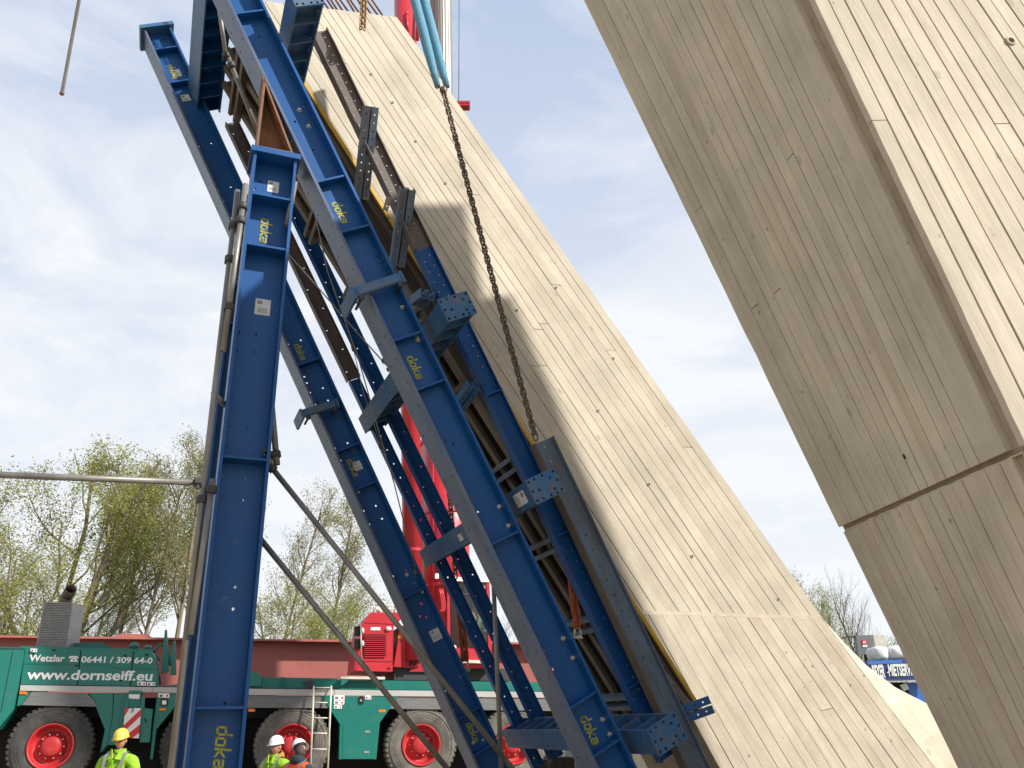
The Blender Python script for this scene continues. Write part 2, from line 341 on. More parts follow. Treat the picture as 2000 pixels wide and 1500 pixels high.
# ------------------------------------------------------------------ board-marked piers
def boards(root, m, BL, BR, TR, TL, n, nrm, seed, gap=0.0035, seg=(1.1, 3.2), th=0.018, thick=0.02, name='concrete_board', first_off=0.0, t_lo=0.0, t_hi=1.0, inset=(0, 0)):
    rr = random.Random(seed); Ln = ((TL-BL).length+(TR-BR).length)/2
    W = ((BR-BL).length+(TR-TL).length)/2
    lerp = lambda u, t: (BL*(1-u)+BR*u)*(1-t)+(TL*(1-u)+TR*u)*t
    wts = [rr.uniform(0.86, 1.16) for _ in range(n)]; s = sum(wts); us = [0]
    for w in wts: us.append(us[-1]+w/s)
    out = []
    for i in range(n):
        cuts = [t_lo]; c = t_lo + rr.uniform(0.15, 1)*seg[1]/Ln
        while c < t_hi-0.25/Ln: cuts.append(c); c += rr.uniform(*seg)/Ln
        cuts.append(t_hi)
        off = rr.uniform(-0.0025, 0.0025)
        for k in range(len(cuts)-1):
            u0, u1 = us[i]+gap*rr.uniform(.55, 1)/W, us[i+1]-gap*rr.uniform(.55, 1)/W
            t0, t1 = cuts[k]+(0.003/Ln if k else 0), cuts[k+1]-(0.003/Ln if k < len(cuts)-2 else 0)
            o2 = off+rr.uniform(-0.0015, 0.0015)
            rim = i in (0, n-1); M = 26 if rim else 3
            vs_ = []
            for j in range(M+1):
                t = t0+(t1-t0)*j/M
                ju = rr.gauss(0, .0028)/W if rim else 0; ua, ub = (u0+abs(ju) if i == 0 else u0), (u1-abs(ju) if i == n-1 else u1)
                for u, dz in ((ua, o2-thick), (ua, o2), (ub, o2+rr.uniform(-.001, .001)), (ub, o2-thick)): vs_.append(lerp(u, t)+nrm*dz)
            fs = [(0, 1, 2, 3), (4*M+3, 4*M+2, 4*M+1, 4*M)]
            for j in range(M):
                for q in range(4):
                    q2 = (q+1) % 4; fs.append((4*j+q, 4*j+4+q, 4*j+4+q2, 4*j+q2))
            a = MB(); a.add(vs_, fs); out.append(a.build(name, m, root, world=True))
    return out
def tie_hole(root, p, nrm, r=0.028):
    u = nrm.cross(Z1).normalized(); v = u.cross(nrm)
    a = MB(); a.m = 0
    a.lathe([(r*0.95, -0.004), (r, 0.002), (r*0.62, 0.003), (r*0.5, -0.012)], p+nrm*0.004, nrm, 14)
    a.m = 1
    a.prism(circ(p+nrm*0.0045, r*0.52, u, v, 10), nrm*0.001)
    a.build('tie_hole', [CONC2, BLACK], root, world=True)

# left pier: front face lies in the plane E = EP
EP = 6.9; PT = 1.25
def Lp(px, py, E=EP): return onE(px, py, E)
xl = lambda y: 690+0.632*(y-330)
TL, TR = Lp(xl(-2), -2), Lp(776, 33)
ML, MR = Lp(xl(1192), 1192), Lp(1605, 1204)
axL = (TL-ML).normalized()
pierM = frame(V((ML.x, ML.y, -0.65)), EA.copy(), EE.copy(), EZ.copy())
zL = axL; yL = EE; xL = yL.cross(zL).normalized()
pierM = frame(ML, xL, yL, zL)
pierL = thing('concrete_pier', pierM, 'sunlit leaning concrete pier behind the blue steel frame, board-marked with a flared foot', 'concrete pier', 'leaning board-marked concrete piers')
ND = -EE
core = MB(); ex = EE*PT
core.prism([ML+EE*.02, MR+EE*.02, TR+EE*.02, TL+EE*.02], ex-EE*.02)
core.build('pier_core', CORE, pierL, world=True)
boards(pierL, CONC, ML, MR, TR, TL, 17, ND, 3, seg=(3.0, 8.0), gap=.0041)
# base block under the joint with its own boards
BL, BR = Lp(xl(1760), 1760), Lp(1915, 1620)
BL.z = min(BL.z, -0.66)
B0, B1 = Lp(xl(1199), 1199)+ND*0.015, Lp(1606, 1211)+ND*0.015
C0, C1 = BL+ND*0.015, BR+ND*0.015
bb = MB(); bb.prism([C0+EE*.02, C1+EE*.02, B1+EE*.02, B0+EE*.02], ex); bb.build('pier_foot', CORE, pierL, world=True)
boards(pierL, CONC2, C0, C1, B1, B0, 16, ND, 5, seg=(3.0, 7.0), gap=.0042)
# fillet wing that flares out to the right
lin = [(1606, 1211), (1648, 1262), (1682, 1303), (1740, 1380), (1800, 1460), (1850, 1528), (1915, 1620)]
cur = [(1608, 1210), (1656, 1263), (1694, 1301), (1748, 1342), (1806, 1372), (1880, 1402), (2040, 1450)]
w = MB(); P0 = [B1.lerp(C1, t)+ND*.0 for t in (0, .13, .24, .41, .6, .78, 1.0)]; P1 = [Lp(p[0], p[1], EP+0.14) for p in cur]; P2 = [Lp(p[0], p[1], EP+0.14)+EE*.8 for p in cur]; P3 = [q+EE*1.25 for q in P0]
n = len(lin); fs = []
for i in range(n-1):
    for r_ in range(4):
        r2 = (r_+1) % 4; fs.append((r_*n+i, r_*n+i+1, r2*n+i+1, r2*n+i))
fs += [(0, n, 2*n, 3*n), (n-1, 2*n-1, 3*n-1, 4*n-1)]
w.add(P0+P1+P2+P3, fs, False); w.build('pier_wing', CONC, pierL, world=True)
jr = MB(); jr.prism([Lp(xl(1192), 1191.5)+ND*.0, Lp(1603, 1203.5), Lp(1607, 1210.5), Lp(xl(1198), 1198.5)], ND*0.006)
jr.build('joint_ridge', CONC2, pierL, world=True)
for px, py in [(870, 358), (1009, 606), (1168, 802), (1267, 946), (1355, 1223), (1673, 1388), (1198, 700), (1352, 1086), (767, 200), (725, 145), (812, 276), (1086, 562), (1460, 1350), (1520, 1170)]:
    tie_hole(pierL, Lp(px, py), ND, 0.015)
# starter bars above the pier's top
for i in range(12):
    px = 628+i*10.5+random.uniform(-3, 3); p = Lp(px, 14+0.13*(px-640), EP+0.25+0.1*(i % 3)); d = (axL+V((random.uniform(-.06, .06), 0, 0))).normalized()
    a = MB(); a.tube([p-d*.3, p+d*1.3], 0.011, 6); a.build('starter_bar', RUST, pierL, world=True)

# right pier: corner edge (near) and far edge of its shaded underside
vx = 788; hv = ray(vx, 1425); E2 = V((hv.x, hv.y, 0)).normalized(); A2 = V((E2.y, -E2.x, 0))
ZN = 3.9
pN = atD(2000, 870, ZN); cN = E2.dot(pN)
def Rn(px, py): return hit(px, py, E2, cN)
T2 = None
pF = atD(1640, 1035, ZN*(2000-vx)/(1640-vx)); cF = E2.dot(pF)
def Rf(px, py): return hit(px, py, E2, cF)
Z1 = V((0, 0, 1)); N0, N1_ = Rn(2000, 866), Rn(1590, 0); dN = (N1_-N0)
F0, F1 = Rf(1638, 1030), Rf(1140, 0); dF = (F1-F0)
NT, FT = N0+dN*1.70, F0+dF*1.035          # the cast ends a little above the picture
zR = ((NT+FT)-(N0+F0)).normalized(); yR = (E2-zR*E2.dot(zR)).normalized(); xR = yR.cross(zR)
pierR = thing('concrete_pier', frame(N0, xR, yR, zR), 'nearest leaning concrete pier, broad shaded underside with a sunlit face at its right', 'concrete pier', 'leaning board-marked concrete piers')
nU = (F0-N0).cross(NT-N0).normalized()
if nU.x > 0: nU = -nU
nF = dN.cross(A2).normalized()
if nF.y > 0: nF = -nF
WD = A2*5.6; WT = A2*3.06+Z1*1.38
# lower part edges: continue down past the ground
lowN = lambda s: N0-dN.normalized()*s
lowF = lambda s: F0-dF.normalized()*s
g1 = 0.036; g2 = 3.9
core = MB(); K_ = 16; n_a, f_a = lowN(g2), lowF(g2)
def pr_core(ins):
    P = []
    for i in range(K_+1):
        t = i/K_; n_, f_ = n_a.lerp(NT, t)-nF*ins, f_a.lerp(FT, t)
        row = [n_.lerp(f_, j/6)-nU*ins for j in range(7)]
        ww = WD.lerp(WT, max(0, (t-g2/(g2+(NT-N0).length))/(1-g2/(g2+(NT-N0).length)))); P.append(row+[row[6]+ww-A2*ins, row[0]+ww-A2*ins])
    return P
P = pr_core(.034); m_ = 9
core.add([q for r_ in P for q in r_], [(i*m_+j, i*m_+(j+1) % m_, (i+1)*m_+(j+1) % m_, (i+1)*m_+j) for i in range(K_) for j in range(m_)]+[tuple(range(m_)), tuple(K_*m_+j for j in reversed(range(m_)))])
cap = MB(); cq = (FT-NT); cap.prism([NT+WT*.62+cq*.03, NT+WT*.90+cq*.03, NT+WT*.90+cq*.97, NT+WT*.62+cq*.97], zR*1.0); cap.build('cast_head', CONC, pierR, world=True)
core.build('pier_core', CORE, pierR, world=True)
# underside boards (upper, lower); a groove is left beside the corner and at the joint
e_ = 0.115
def uB(n0, f0, n1, f1, k, seed, m):
    d0 = (f0-n0).normalized(); d1 = (f1-n1).normalized()
    boards(pierR, m, f0, n0+d0*e_, n1+d1*e_, f1, k, nU, seed, thick=0.042, gap=0.0038, seg=(2.6, 7.0))
uB(N0, F0, NT, FT, 18, 11, CONC)
uB(lowN(g1)+(F0-N0).normalized()*0.0, lowF(g1)-nU*.012, lowN(g2), lowF(g2)-nU*.012, 17, 12, CONC2)
jb_ = MB(); jb_.prism([N0-nU*.03-nF*.03, F0-nU*.03, lowF(g1*1.2)-nU*.03, lowN(g1*1.2)-nU*.03-nF*.03], -nU*.05); jb_.build('joint_groove', CORE, pierR, world=True)
rr_ = random.Random(4); lipv = []
for i in range(41):                       # ragged lip of grout along the joint
    t = .02+.955*i/40; n_ = lowN(g1*.98).lerp(lowF(g1*.98), t); w_ = .004+.010*abs(noise.noise(V((t*23, 1.3, 0))))+.004*rr_.random()
    lipv += [n_-nU*.03, n_-nU*.008+zR*0, n_-nU*.010+zR*w_, n_-nU*.03+zR*w_*1.2]
a = MB(); a.add(lipv, [(4*i+j, 4*i+4+j, 4*i+4+(j+1) % 4, 4*i+(j+1) % 4) for i in range(40) for j in range(4)]); a.build('grout_lip', CONC2, pierR, world=True)
# sunlit front face
boards(pierR, CONC, N0+A2*0.0, N0+WD, NT+WT, NT, 46, nF, 13, thick=0.042, gap=0.0062, seg=(2.6, 7.0))
boards(pierR, CONC2, lowN(g2), lowN(g2)+WD, lowN(g1)+WD, lowN(g1), 46, nF, 14, thick=0.042, gap=0.0055, seg=(2.6, 7.0))
for px, py in [(1497, 342), (1662, 685), (1768, 892), (1480, 80)]:
    cU = nU.dot(N0); tie_hole(pierR, hit(px, py, nU, cU)+nU*0.004, nU, 0.03)
tie_hole(pierR, hit(1974, 80, nF, nF.dot(N0)), nF, 0.03)

# an unseen pier added out of view to shade the crane's front half
shade_pier = thing('concrete_pier', V((6.6, 11, 0.1)), 'tall added pier with a wide head, hidden behind the nearest pier to shade the crane', 'concrete pier', 'leaning board-marked concrete piers')
a = MB(); a.prism([V((-.8, -.6, 0)), V((.8, -.6, 0)), V((.8, .6, 0)), V((-.8, .6, 0))], Z1*11.9); a.build('shade_pier_shaft', CONC, shade_pier)
a = MB(); a.prism([V((-2.3, -1.1, 13.0)), V((-.9, -1.1, 11.95)), V((.9, -1.1, 11.95)), V((2.15, -1.1, 12.4)), V((2.15, -1.1, 16.0)), V((-2.3, -1.1, 16.0))], Y1*2.2); a.build('shade_pier_head', CONC, shade_pier)

# ------------------------------------------------------------------ steel sections
def stroke(mb, pts, wd, O, ux, uy, nz, closed=False):
    P = [O+ux*p[0]+uy*p[1] for p in pts]; k = len(P)
    for i in range(k if closed else k-1):
        a, b = P[i], P[(i+1) % k]; d = (b-a).normalized(); s_ = d.cross(nz).normalized()*(wd/2); e = d*(wd/2)
        mb.prism([a-e-s_, b+e-s_, b+e+s_, a-e+s_], nz*0.0012)
LET = {'d': [([(.5, .95), (.5, 0), (.06, .0), (.06, .55), (.5, .55)], False)],
       'o': [([(.06, 0), (.5, 0), (.5, .55), (.06, .55)], True)],
       'k': [([(.06, .95), (.06, 0)], False), ([(.5, .58), (.12, .28), (.52, 0)], False)],
       'a': [([(.06, .55), (.5, .55), (.5, 0), (.06, 0), (.06, .3), (.5, .3)], False)]}
def lettering(parent, word, O, ux, uy, size, m=None, world=False):
    a = MB(); nz = ux.cross(uy).normalized()
    for i, ch in enumerate(word):
        for pts, cl in LET[ch]:
            stroke(a, [((p[0]+i*.68+p[1]*.1)*size, p[1]*size) for p in pts], .145*size, O+nz*(0.0005*i), ux, uy, nz, cl)
    return a.build('lettering', m or YELLOWP, parent, world=world)
def sticker(parent, O, ux, uy, w_, h_, lines=True):
    nz = ux.cross(uy).normalized(); a = MB()
    a.prism([O, O+ux*w_, O+ux*w_+uy*h_, O+uy*h_], nz*0.0012)
    s = a.build('paper_sticker', PAPER, parent)
    if lines:
        b = MB(); q = O+nz*0.0014
        for k in range(6):
            x0 = w_*.12+k*w_*.035; b.prism([q+ux*x0+uy*h_*.12, q+ux*(x0+w_*.02)+uy*h_*.12, q+ux*(x0+w_*.02)+uy*h_*.45, q+ux*x0+uy*h_*.45], nz*.0006)
        for k in range(3):
            x0 = w_*(.6+.1*k); b.prism([q+ux*x0+uy*h_*.2, q+ux*(x0+w_*.03)+uy*h_*.2, q+ux*(x0+w_*.03)+uy*h_*.8, q+ux*x0+uy*h_*.8], nz*.0006)
        b.build('print', PRINT, s)
def bolts(root, pts, ax, r=0.02, m=None):
    for p in pts:
        a = MB(); a.lathe([(0.0, .022), (r*.9, .02), (r, .016), (r, 0), (r*1.5, 0), (r*1.5, -.004)], p, ax, 6, smooth=False); a.build('bolt', m or BOLT, root)
def hbeam(name, label, cat, group, p0, p1, wdir, h, b, tf=.021, tw=.013, stiff=(), wholes=(), fholes=0.0, texts=(), stick=(), plate0=None, plate1=None, m=BLUE, mleft=None, hr=.011, yo=0.0):
    z = (p1-p0).normalized(); x = (wdir-z*wdir.dot(z)).normalized(); y = z.cross(x); Ln = (p1-p0).length
    root = thing(name, frame(p0, x, y, z), label, cat, group)
    hi = h/2-tf
    rect = [V((-hi, 0, 0)), V((hi, 0, 0)), V((hi, 0, Ln)), V((-hi, 0, Ln))]
    hs = [circ((u, 0, t), hr, X1, Z1, 8) for u, t in wholes if .05 < t < Ln-.05]
    a = MB(); a.prism([p-Y1*(tw/2-yo) for p in rect], Y1*tw, [[q-Y1*(tw/2-yo) for q in c] for c in hs]); a.build('web', m, root)
    for s in (-1, 1):
        xo = h/2*s; xi = (h/2-tf)*s
        hs = []
        if fholes:
            t = .12
            while t < Ln-.1:
                hs += [circ((xo, -b*.28, t), hr*.9, Y1, Z1, 8), circ((xo, b*.28, t), hr*.9, Y1, Z1, 8)]; t += fholes
        a = MB(); a.prism([V((xo, -b/2, 0)), V((xo, b/2, 0)), V((xo, b/2, Ln)), V((xo, -b/2, Ln))], X1*(xi-xo), hs)
        a.build('flange', mleft if (s < 0 and mleft) else m, root)
    for t in stiff:
        if 0 < t < Ln:
            a = MB()
            for s in (-1, 1): a.box(-hi+.001, hi-.001, min(s*tw/2+yo, s*(b/2-.008)), max(s*tw/2+yo, s*(b/2-.008)), t-.008, t+.008)
            a.build('stiffener', m, root)
    for t, sz, off in texts: lettering(root, 'doka', V((off, yo-tw/2-.001, t)), -Z1, X1, sz)
    for t, off, w_, h_ in stick: sticker(root, V((off, yo-tw/2-.001, t)), -Z1, X1, w_, h_)
    for pl, zz in ((plate0, 0), (plate1, Ln)):
        if pl:
            e, th, mm, holes = pl; s = -1 if zz == 0 else 1; X_, Y_ = h/2+e, b/2+e
            hs = [circ((u*X_, v*Y_, zz), .012, X1, Y1, 8) for u, v in holes]
            a = MB(); a.prism([V((-X_, -Y_, zz)), V((X_, -Y_, zz)), V((X_, Y_, zz)), V((-X_, Y_, zz))], Z1*th*s, hs); a.build('end_plate', mm, root)
    root['len'] = Ln
    return root
def tof(p0, p1, px, py, E):                  # distance along p0-p1 of the point seen at a pixel on plane E
    q = onE(px, py, E); return (q-p0).dot((p1-p0).normalized())

# ---- near and far leaning beams, posts and wedges
def lean(px0, py0, slope, E_front, h, b, ytop, zbot):
    f = lambda y: px0+slope*(y-py0)
    a_, b_ = onE(f(1450), 1450, E_front), onE(f(ytop), ytop, E_front)
    d = (b_-a_).normalized(); lo = a_-d*((a_.z-zbot)/d.z)
    x = (EA-d*EA.dot(d)).normalized(); y = d.cross(x)
    return lo+x*h/2+y*b/2, b_+x*h/2+y*b/2
HB, BB = .285, .30
n0, n1_ = lean(480, 75, .48, 5.95, HB, BB, -130, -.6)
EN = EE.dot(n0); NBX = EA
tn = lambda px, py: tof(n0, n1_, px, py, EN-.02)
wh = []
for (px, py) in [(735, 490), (775, 498), (742, 512), (743, 522), (760, 535), (765, 632), (805, 665), (820, 690), (850, 850), (882, 870), (868, 865), (900, 852), (1000, 1018), (930, 1003), (985, 1060), (1090, 1255), (1058, 1272), (1075, 1308), (1105, 1290), (1180, 1440), (1200, 1435), (560, 270), (600, 245), (590, 215), (575, 245), (610, 300), (520, 100), (545, 130), (505, 80), (500, 35), (540, 25)]:
    q = onE(px, py, EN); d_ = (n1_-n0).normalized(); xx = (EA-d_*EA.dot(d_)).normalized(); u_ = (q-n0).dot(xx)
    wh.append((max(-.1, min(.1, u_)), (q-n0).dot(d_)))
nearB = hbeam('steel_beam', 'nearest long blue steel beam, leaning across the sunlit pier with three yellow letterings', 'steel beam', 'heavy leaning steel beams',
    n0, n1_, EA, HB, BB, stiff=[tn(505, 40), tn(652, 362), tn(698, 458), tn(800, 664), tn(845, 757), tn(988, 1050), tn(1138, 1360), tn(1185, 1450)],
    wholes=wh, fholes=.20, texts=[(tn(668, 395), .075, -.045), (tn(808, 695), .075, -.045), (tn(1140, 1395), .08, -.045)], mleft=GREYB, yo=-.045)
f0, f1 = lean(300, 100, .4515, 8.2, HB, BB, 58, -.6)
EFAR = EE.dot(f0)
tf_ = lambda px, py: tof(f0, f1, px, py, EFAR-.02)
wh = []
d_ = (f1-f0).normalized(); xx = (EA-d_*EA.dot(d_)).normalized()
for (px, py) in [(295, 86), (300, 92), (304, 101), (318, 82), (320, 85), (331, 167), (356, 163), (387, 291), (412, 285), (425, 376), (450, 370), (435, 398), (450, 430), (561, 676), (586, 668), (593, 739), (598, 751), (629, 761), (604, 770), (639, 785), (614, 793), (652, 878), (677, 868), (663, 902), (732, 990), (708, 1000), (744, 1015), (719, 1026), (765, 1127), (790, 1116), (806, 1140), (820, 1180), (800, 1240), (818, 1205), (830, 1207), (866, 1350), (900, 1320), (940, 1445), (925, 1480)]:
    q = onE(px, py, EFAR); wh.append((max(-.105, min(.105, (q-f0).dot(xx))), (q-f0).dot(d_)))
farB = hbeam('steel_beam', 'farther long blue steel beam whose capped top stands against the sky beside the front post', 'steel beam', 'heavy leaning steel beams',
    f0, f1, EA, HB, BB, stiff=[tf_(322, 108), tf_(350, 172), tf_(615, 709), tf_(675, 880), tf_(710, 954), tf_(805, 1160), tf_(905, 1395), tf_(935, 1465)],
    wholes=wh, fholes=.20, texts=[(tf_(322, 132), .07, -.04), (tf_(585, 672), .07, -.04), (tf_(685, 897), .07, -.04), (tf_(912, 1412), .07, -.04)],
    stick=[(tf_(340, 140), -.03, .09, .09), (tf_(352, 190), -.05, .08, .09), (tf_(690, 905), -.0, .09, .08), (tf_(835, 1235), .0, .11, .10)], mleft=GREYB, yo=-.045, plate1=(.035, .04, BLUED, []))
# posts
PHH, PB = .325, .30
def post(EC, px, py, ztop, label, texts, stick_, stiffpx, holepx):
    c = onE(px, py, EC); b_ = V((c.x, c.y, -.6)); t_ = V((c.x, c.y, ztop))-EA*.085
    tt = lambda x, y: onE(x, y, EC-.02).z-b_.z
    hl = []
    for (x, y) in holepx:
        q = onE(x, y, EC); hl.append((max(-.12, min(.12, (q-b_).dot(EA))), q.z-b_.z))
    return hbeam('steel_post', label, 'steel post', 'upright posts of the frame', b_, t_, EA, PHH, PB,
        stiff=[tt(x, y) for x, y in stiffpx], wholes=hl, texts=[(tt(x, y), s, o) for x, y, s, o in texts], stick=[(tt(x, y), o, w_, h_) for x, y, o, w_, h_ in stick_],
        plate1=(.025, .045, BLUE, [(-.7, -.75), (.7, -.75), (-.7, .75), (.7, .75)]), m=BLUE), b_, t_
EPO = 6.05
ztop = onE(530, 303, EPO-.15).z
postN, pb, pt_ = post(EPO, 421, 1500, ztop, 'front upright blue steel post with yellow lettering and paper labels',
    [(511, 424, .080, -.045), (412, 1418, .092, .01)], [(522, 350, -.03, .10, .085), (508, 582, -.03, .13, .11)], [(520, 398), (512, 495), (470, 903), (420, 1383)],
    [(512, 373), (530, 360), (496, 480), (536, 486), (515, 690), (478, 651), (518, 656), (474, 687), (514, 692), (458, 836), (499, 840), (454, 875), (496, 879), (447, 935), (490, 938), (443, 975), (486, 978), (425, 1144), (470, 1147), (421, 1188), (466, 1190), (402, 1373), (448, 1374), (396, 1421), (443, 1422), (390, 1455)])
d2 = EE*2.25
postF, pb2, pt2 = post(EPO+2.25, 384, 1500, ztop-.02, 'dark rear steel post mostly hidden behind the front blue post', [], [], [(468, 520), (455, 640), (410, 1000)], [])
bolts(postN, [V((sx_*.11, -.08*k, postN['len']+.045)) for sx_ in (-1, 1) for k in (1, -1)], Z1, .022)
# wedges between post head and leaning beam
def wedge(px, E, label, m):
    P = [onE(x, y, E) for x, y in px]
    root = thing('wedge_bracket', P[1], label, 'bracket', 'wedge brackets on the post heads')
    for i in range(3):
        a_, b_ = P[i], P[(i+1) % 3]; c = (P[0]+P[1]+P[2])/3
        nrm = (b_-a_).cross(EE).normalized()
        if nrm.dot(c-a_) < 0: nrm = -nrm
        d_ = (b_-a_).normalized(); a = MB(); a.prism([a_-d_*.0+nrm*.001*i, b_+nrm*.001*i, b_+nrm*.018, a_+nrm*.018], EE*.28); a.build('bracket_plate', m, root, world=True)
    a = MB(); c = (P[0]+P[1]+P[2])/3; Q = [p+(c-p)*.06+EE*.15 for p in P]; a.prism(Q, EE*.012); a.build('web', m, root, world=True)
    q = [onE(548, 212, E+.14), onE(553, 232, E+.14), onE(564, 245, E+.14)]
    if px[0][0] > 505:
        for p in q:
            a = MB(); a.lathe([(0, -.03), (.018, -.028), (.018, 0)], p, EE, 6, False); a.build('bolt', BOLT, root, world=True)
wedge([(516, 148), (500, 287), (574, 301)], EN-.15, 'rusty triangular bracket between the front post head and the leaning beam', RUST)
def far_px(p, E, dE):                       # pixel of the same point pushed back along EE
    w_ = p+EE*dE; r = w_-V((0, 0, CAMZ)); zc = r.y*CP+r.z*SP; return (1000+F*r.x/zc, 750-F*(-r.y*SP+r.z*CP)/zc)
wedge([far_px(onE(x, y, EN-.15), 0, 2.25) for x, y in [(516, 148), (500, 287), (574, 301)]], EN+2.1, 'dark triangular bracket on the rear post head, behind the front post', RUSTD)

# ---- cross beams that tie the two halves, plates towards the camera
HOLES = [(-.85, -.75), (-.85, 0.75), (-.85, 0), (-.45, -.8), (-.45, .8), (-.45, .1), (.1, -.8), (.1, .8), (.45, .5), (.5, -.4), (.85, -.75), (.85, 0), (.85, .75), (.5, .85)]
dAx = (n1_-n0).normalized(); wAx = (EA-dAx*EA.dot(dAx)).normalized()
def cross(px, py, Ea, Eb, label, hw=.245, bd=.18, m=BLUED, st=12, plate=True):
    c0 = onE(px, py, Ea); c1 = c0+EE*(Eb-Ea)
    return hbeam('cross_beam', label, 'steel beam', 'short cross beams with drilled end plates', c0, c1, wAx, hw, bd, tf=.014, tw=.01,
        stiff=[.22+i*.24 for i in range(st)], fholes=.16, m=m, mleft=BLUED if not plate else None, plate0=(.008, .02, BLUED, HOLES) if plate else None, hr=.009)
cross(892, 600, 5.72, 8.6, 'blue cross beam whose drilled end plate sits beside the middle of the leaning beam')
c3 = cross(1063, 950, 5.72, 8.6, 'blue cross beam whose drilled end plate carries a barcode label, below the hanging chain')
sticker(c3, V((-.245/2-.001, -.05, .10)), Z1, Y1, .20, .10)
sticker(c3, V((-.245/2-.001, -.02, 1.6)), Z1, Y1, .10, .06)
c4 = cross(1300, 1433, 5.72, 8.6, 'lowest blue cross beam, its drilled end plate near the foot of the pier')
cross(597, -6, 5.72, 7.2, 'blue cross beam with rust-spotted drilled end plate at the top of the pier')
_f = onE(398, 205, 8.45)-EE*2.2; cross(*far_px(_f, 0, 0), EE.dot(_f), 8.45, 'dark blue cross beam seen from below between the two leaning beams', hw=.27, bd=.26, plate=False, m=BLUE)

inv_ = MW[nearB.name].inverted()
for px, py in [(1105, 1244), (1122, 1283), (986, 984), (1003, 1022), (1194, 1432), (1182, 1402), (862, 648), (838, 652), (815, 590), (560, 268), (603, 246), (585, 214)]:
    q = inv_ @ onE(px, py, EN-.06); bolts(nearB, [V((max(-.11, min(.11, q.x)), -.052, q.z))], -Y1, .013)
inv_ = MW[farB.name].inverted()
for px, py in [(652, 878), (700, 960), (795, 1122), (826, 1155), (884, 1388), (925, 1450)]:
    q = inv_ @ onE(px, py, EFAR-.06); bolts(farB, [V((max(-.11, min(.11, q.x)), -.052, q.z))], -Y1, .013)

# ---- walings parallel to the leaning beams
def waling(name, label, pts, E, h, b, m, group, step=.10, rows=(-.035, .035), **k):
    (xa, ya), (xb, yb) = pts
    p0, p1 = onE(xa, ya, E), onE(xb, yb, E); Ln = (p1-p0).length
    hl = []; t = .1
    while t < Ln: hl += [(r_, t+(0 if i == 0 else step/2)) for i, r_ in enumerate(rows)]; t += step
    return hbeam(name, label, 'waling', group, p0, p1, EA, h, b, tf=.009, tw=.008, wholes=hl, m=m, hr=.0085, **k)
W1x = lambda y: 640+.48*(y-100)
WG = 'perforated walings beside the pier'
waling('steel_waling', 'long blue perforated waling running down beside the near leaning beam', ((W1x(1480), 1480), (W1x(487), 487)), 6.45, .155, .10, BLUE, WG, stiff=[.6, 1.9, 3.2])
waling('steel_waling', 'rusty upper waling that joins the blue one beside the concrete pier', ((W1x(486), 486), (W1x(62), 62)), 6.45, .16, .10, RUSTD, WG)
waling('steel_waling', 'grey-blue weathered waling hanging on the chain beside the pier foot', ((1372, 1530), (1058, 862)), 6.25, .19, .11, STEELB, WG, step=.13, rows=(0.0,), mleft=RUSTD)
FG = 'perforated walings of the rear half'
W3x = lambda y: 690+.476*(y-740)
waling('steel_waling', 'thin rear blue perforated waling left of the red crane boom', ((W3x(1500), 1500), (W3x(742), 742)), 8.5, .115, .08, BLUE, FG, step=.16, rows=(0.0,))
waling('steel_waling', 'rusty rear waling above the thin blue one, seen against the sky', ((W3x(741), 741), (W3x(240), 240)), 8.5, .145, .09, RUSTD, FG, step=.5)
W4x = lambda y: 757+.478*(y-790)
waling('steel_waling', 'dark rear waling crossing in front of the red crane boom', ((W4x(1480), 1480), (W4x(330), 330)), 8.3, .135, .09, BLUE, FG, step=.4)

# ---- formwork panel on the pier's left flank
uL = (-(EA-axL*EA.dot(axL))).normalized()
panM = frame(ML, uL, EE, axL)
# local: x outward (left), y along depth from plane EP, z up the pier
xl2 = lambda y: xl(y)
zt = (Lp(xl(8), 8)-ML).dot(axL); zb = (Lp(xl(1390), 1390)-ML).dot(axL)
panel = thing('formwork_panel', panM, 'dark timber formwork panel with yellow edge on the flank of the sunlit pier', 'formwork panel')
a = MB(); a.box(.002, .025, -.10, 1.12, zb, zt); a.build('plywood_sheet', WOOD, panel)
for k in range(6):
    z0 = zb+(zt-zb)*k/6; z1 = zb+(zt-zb)*(k+1)/6
    a = MB(); a.cbox(.0, .03, -.125, -.102, z0+.004, z1-.004, .004); a.build('edge_strip', YELLOW, panel)
for y in (.0, .26, .52, .78, 1.04):
    a = MB(); a.box(.026, .066, y-.04, y+.04, zb+.05, zt-.05); gd = a.build('timber_girder', WOODL, panel)
    a = MB(); a.box(.066, .186, y-.014, y+.014, zb+.05, zt-.05); a.build('girder_web', WOOD, gd)
    a = MB(); a.box(.186, .226, y-.04, y+.04, zb+.05, zt-.05); a.build('girder_chord', WOODL, gd)
z = zb+.3
while z < zt-.2:
    for dz in (-.05, .05):
        a = MB(); a.box(.228, .30, -.12, 1.14, z+dz-.02, z+dz+.02); a.build('cross_rail', RUSTD if z > 2 else STEELB, panel)
    z += .78

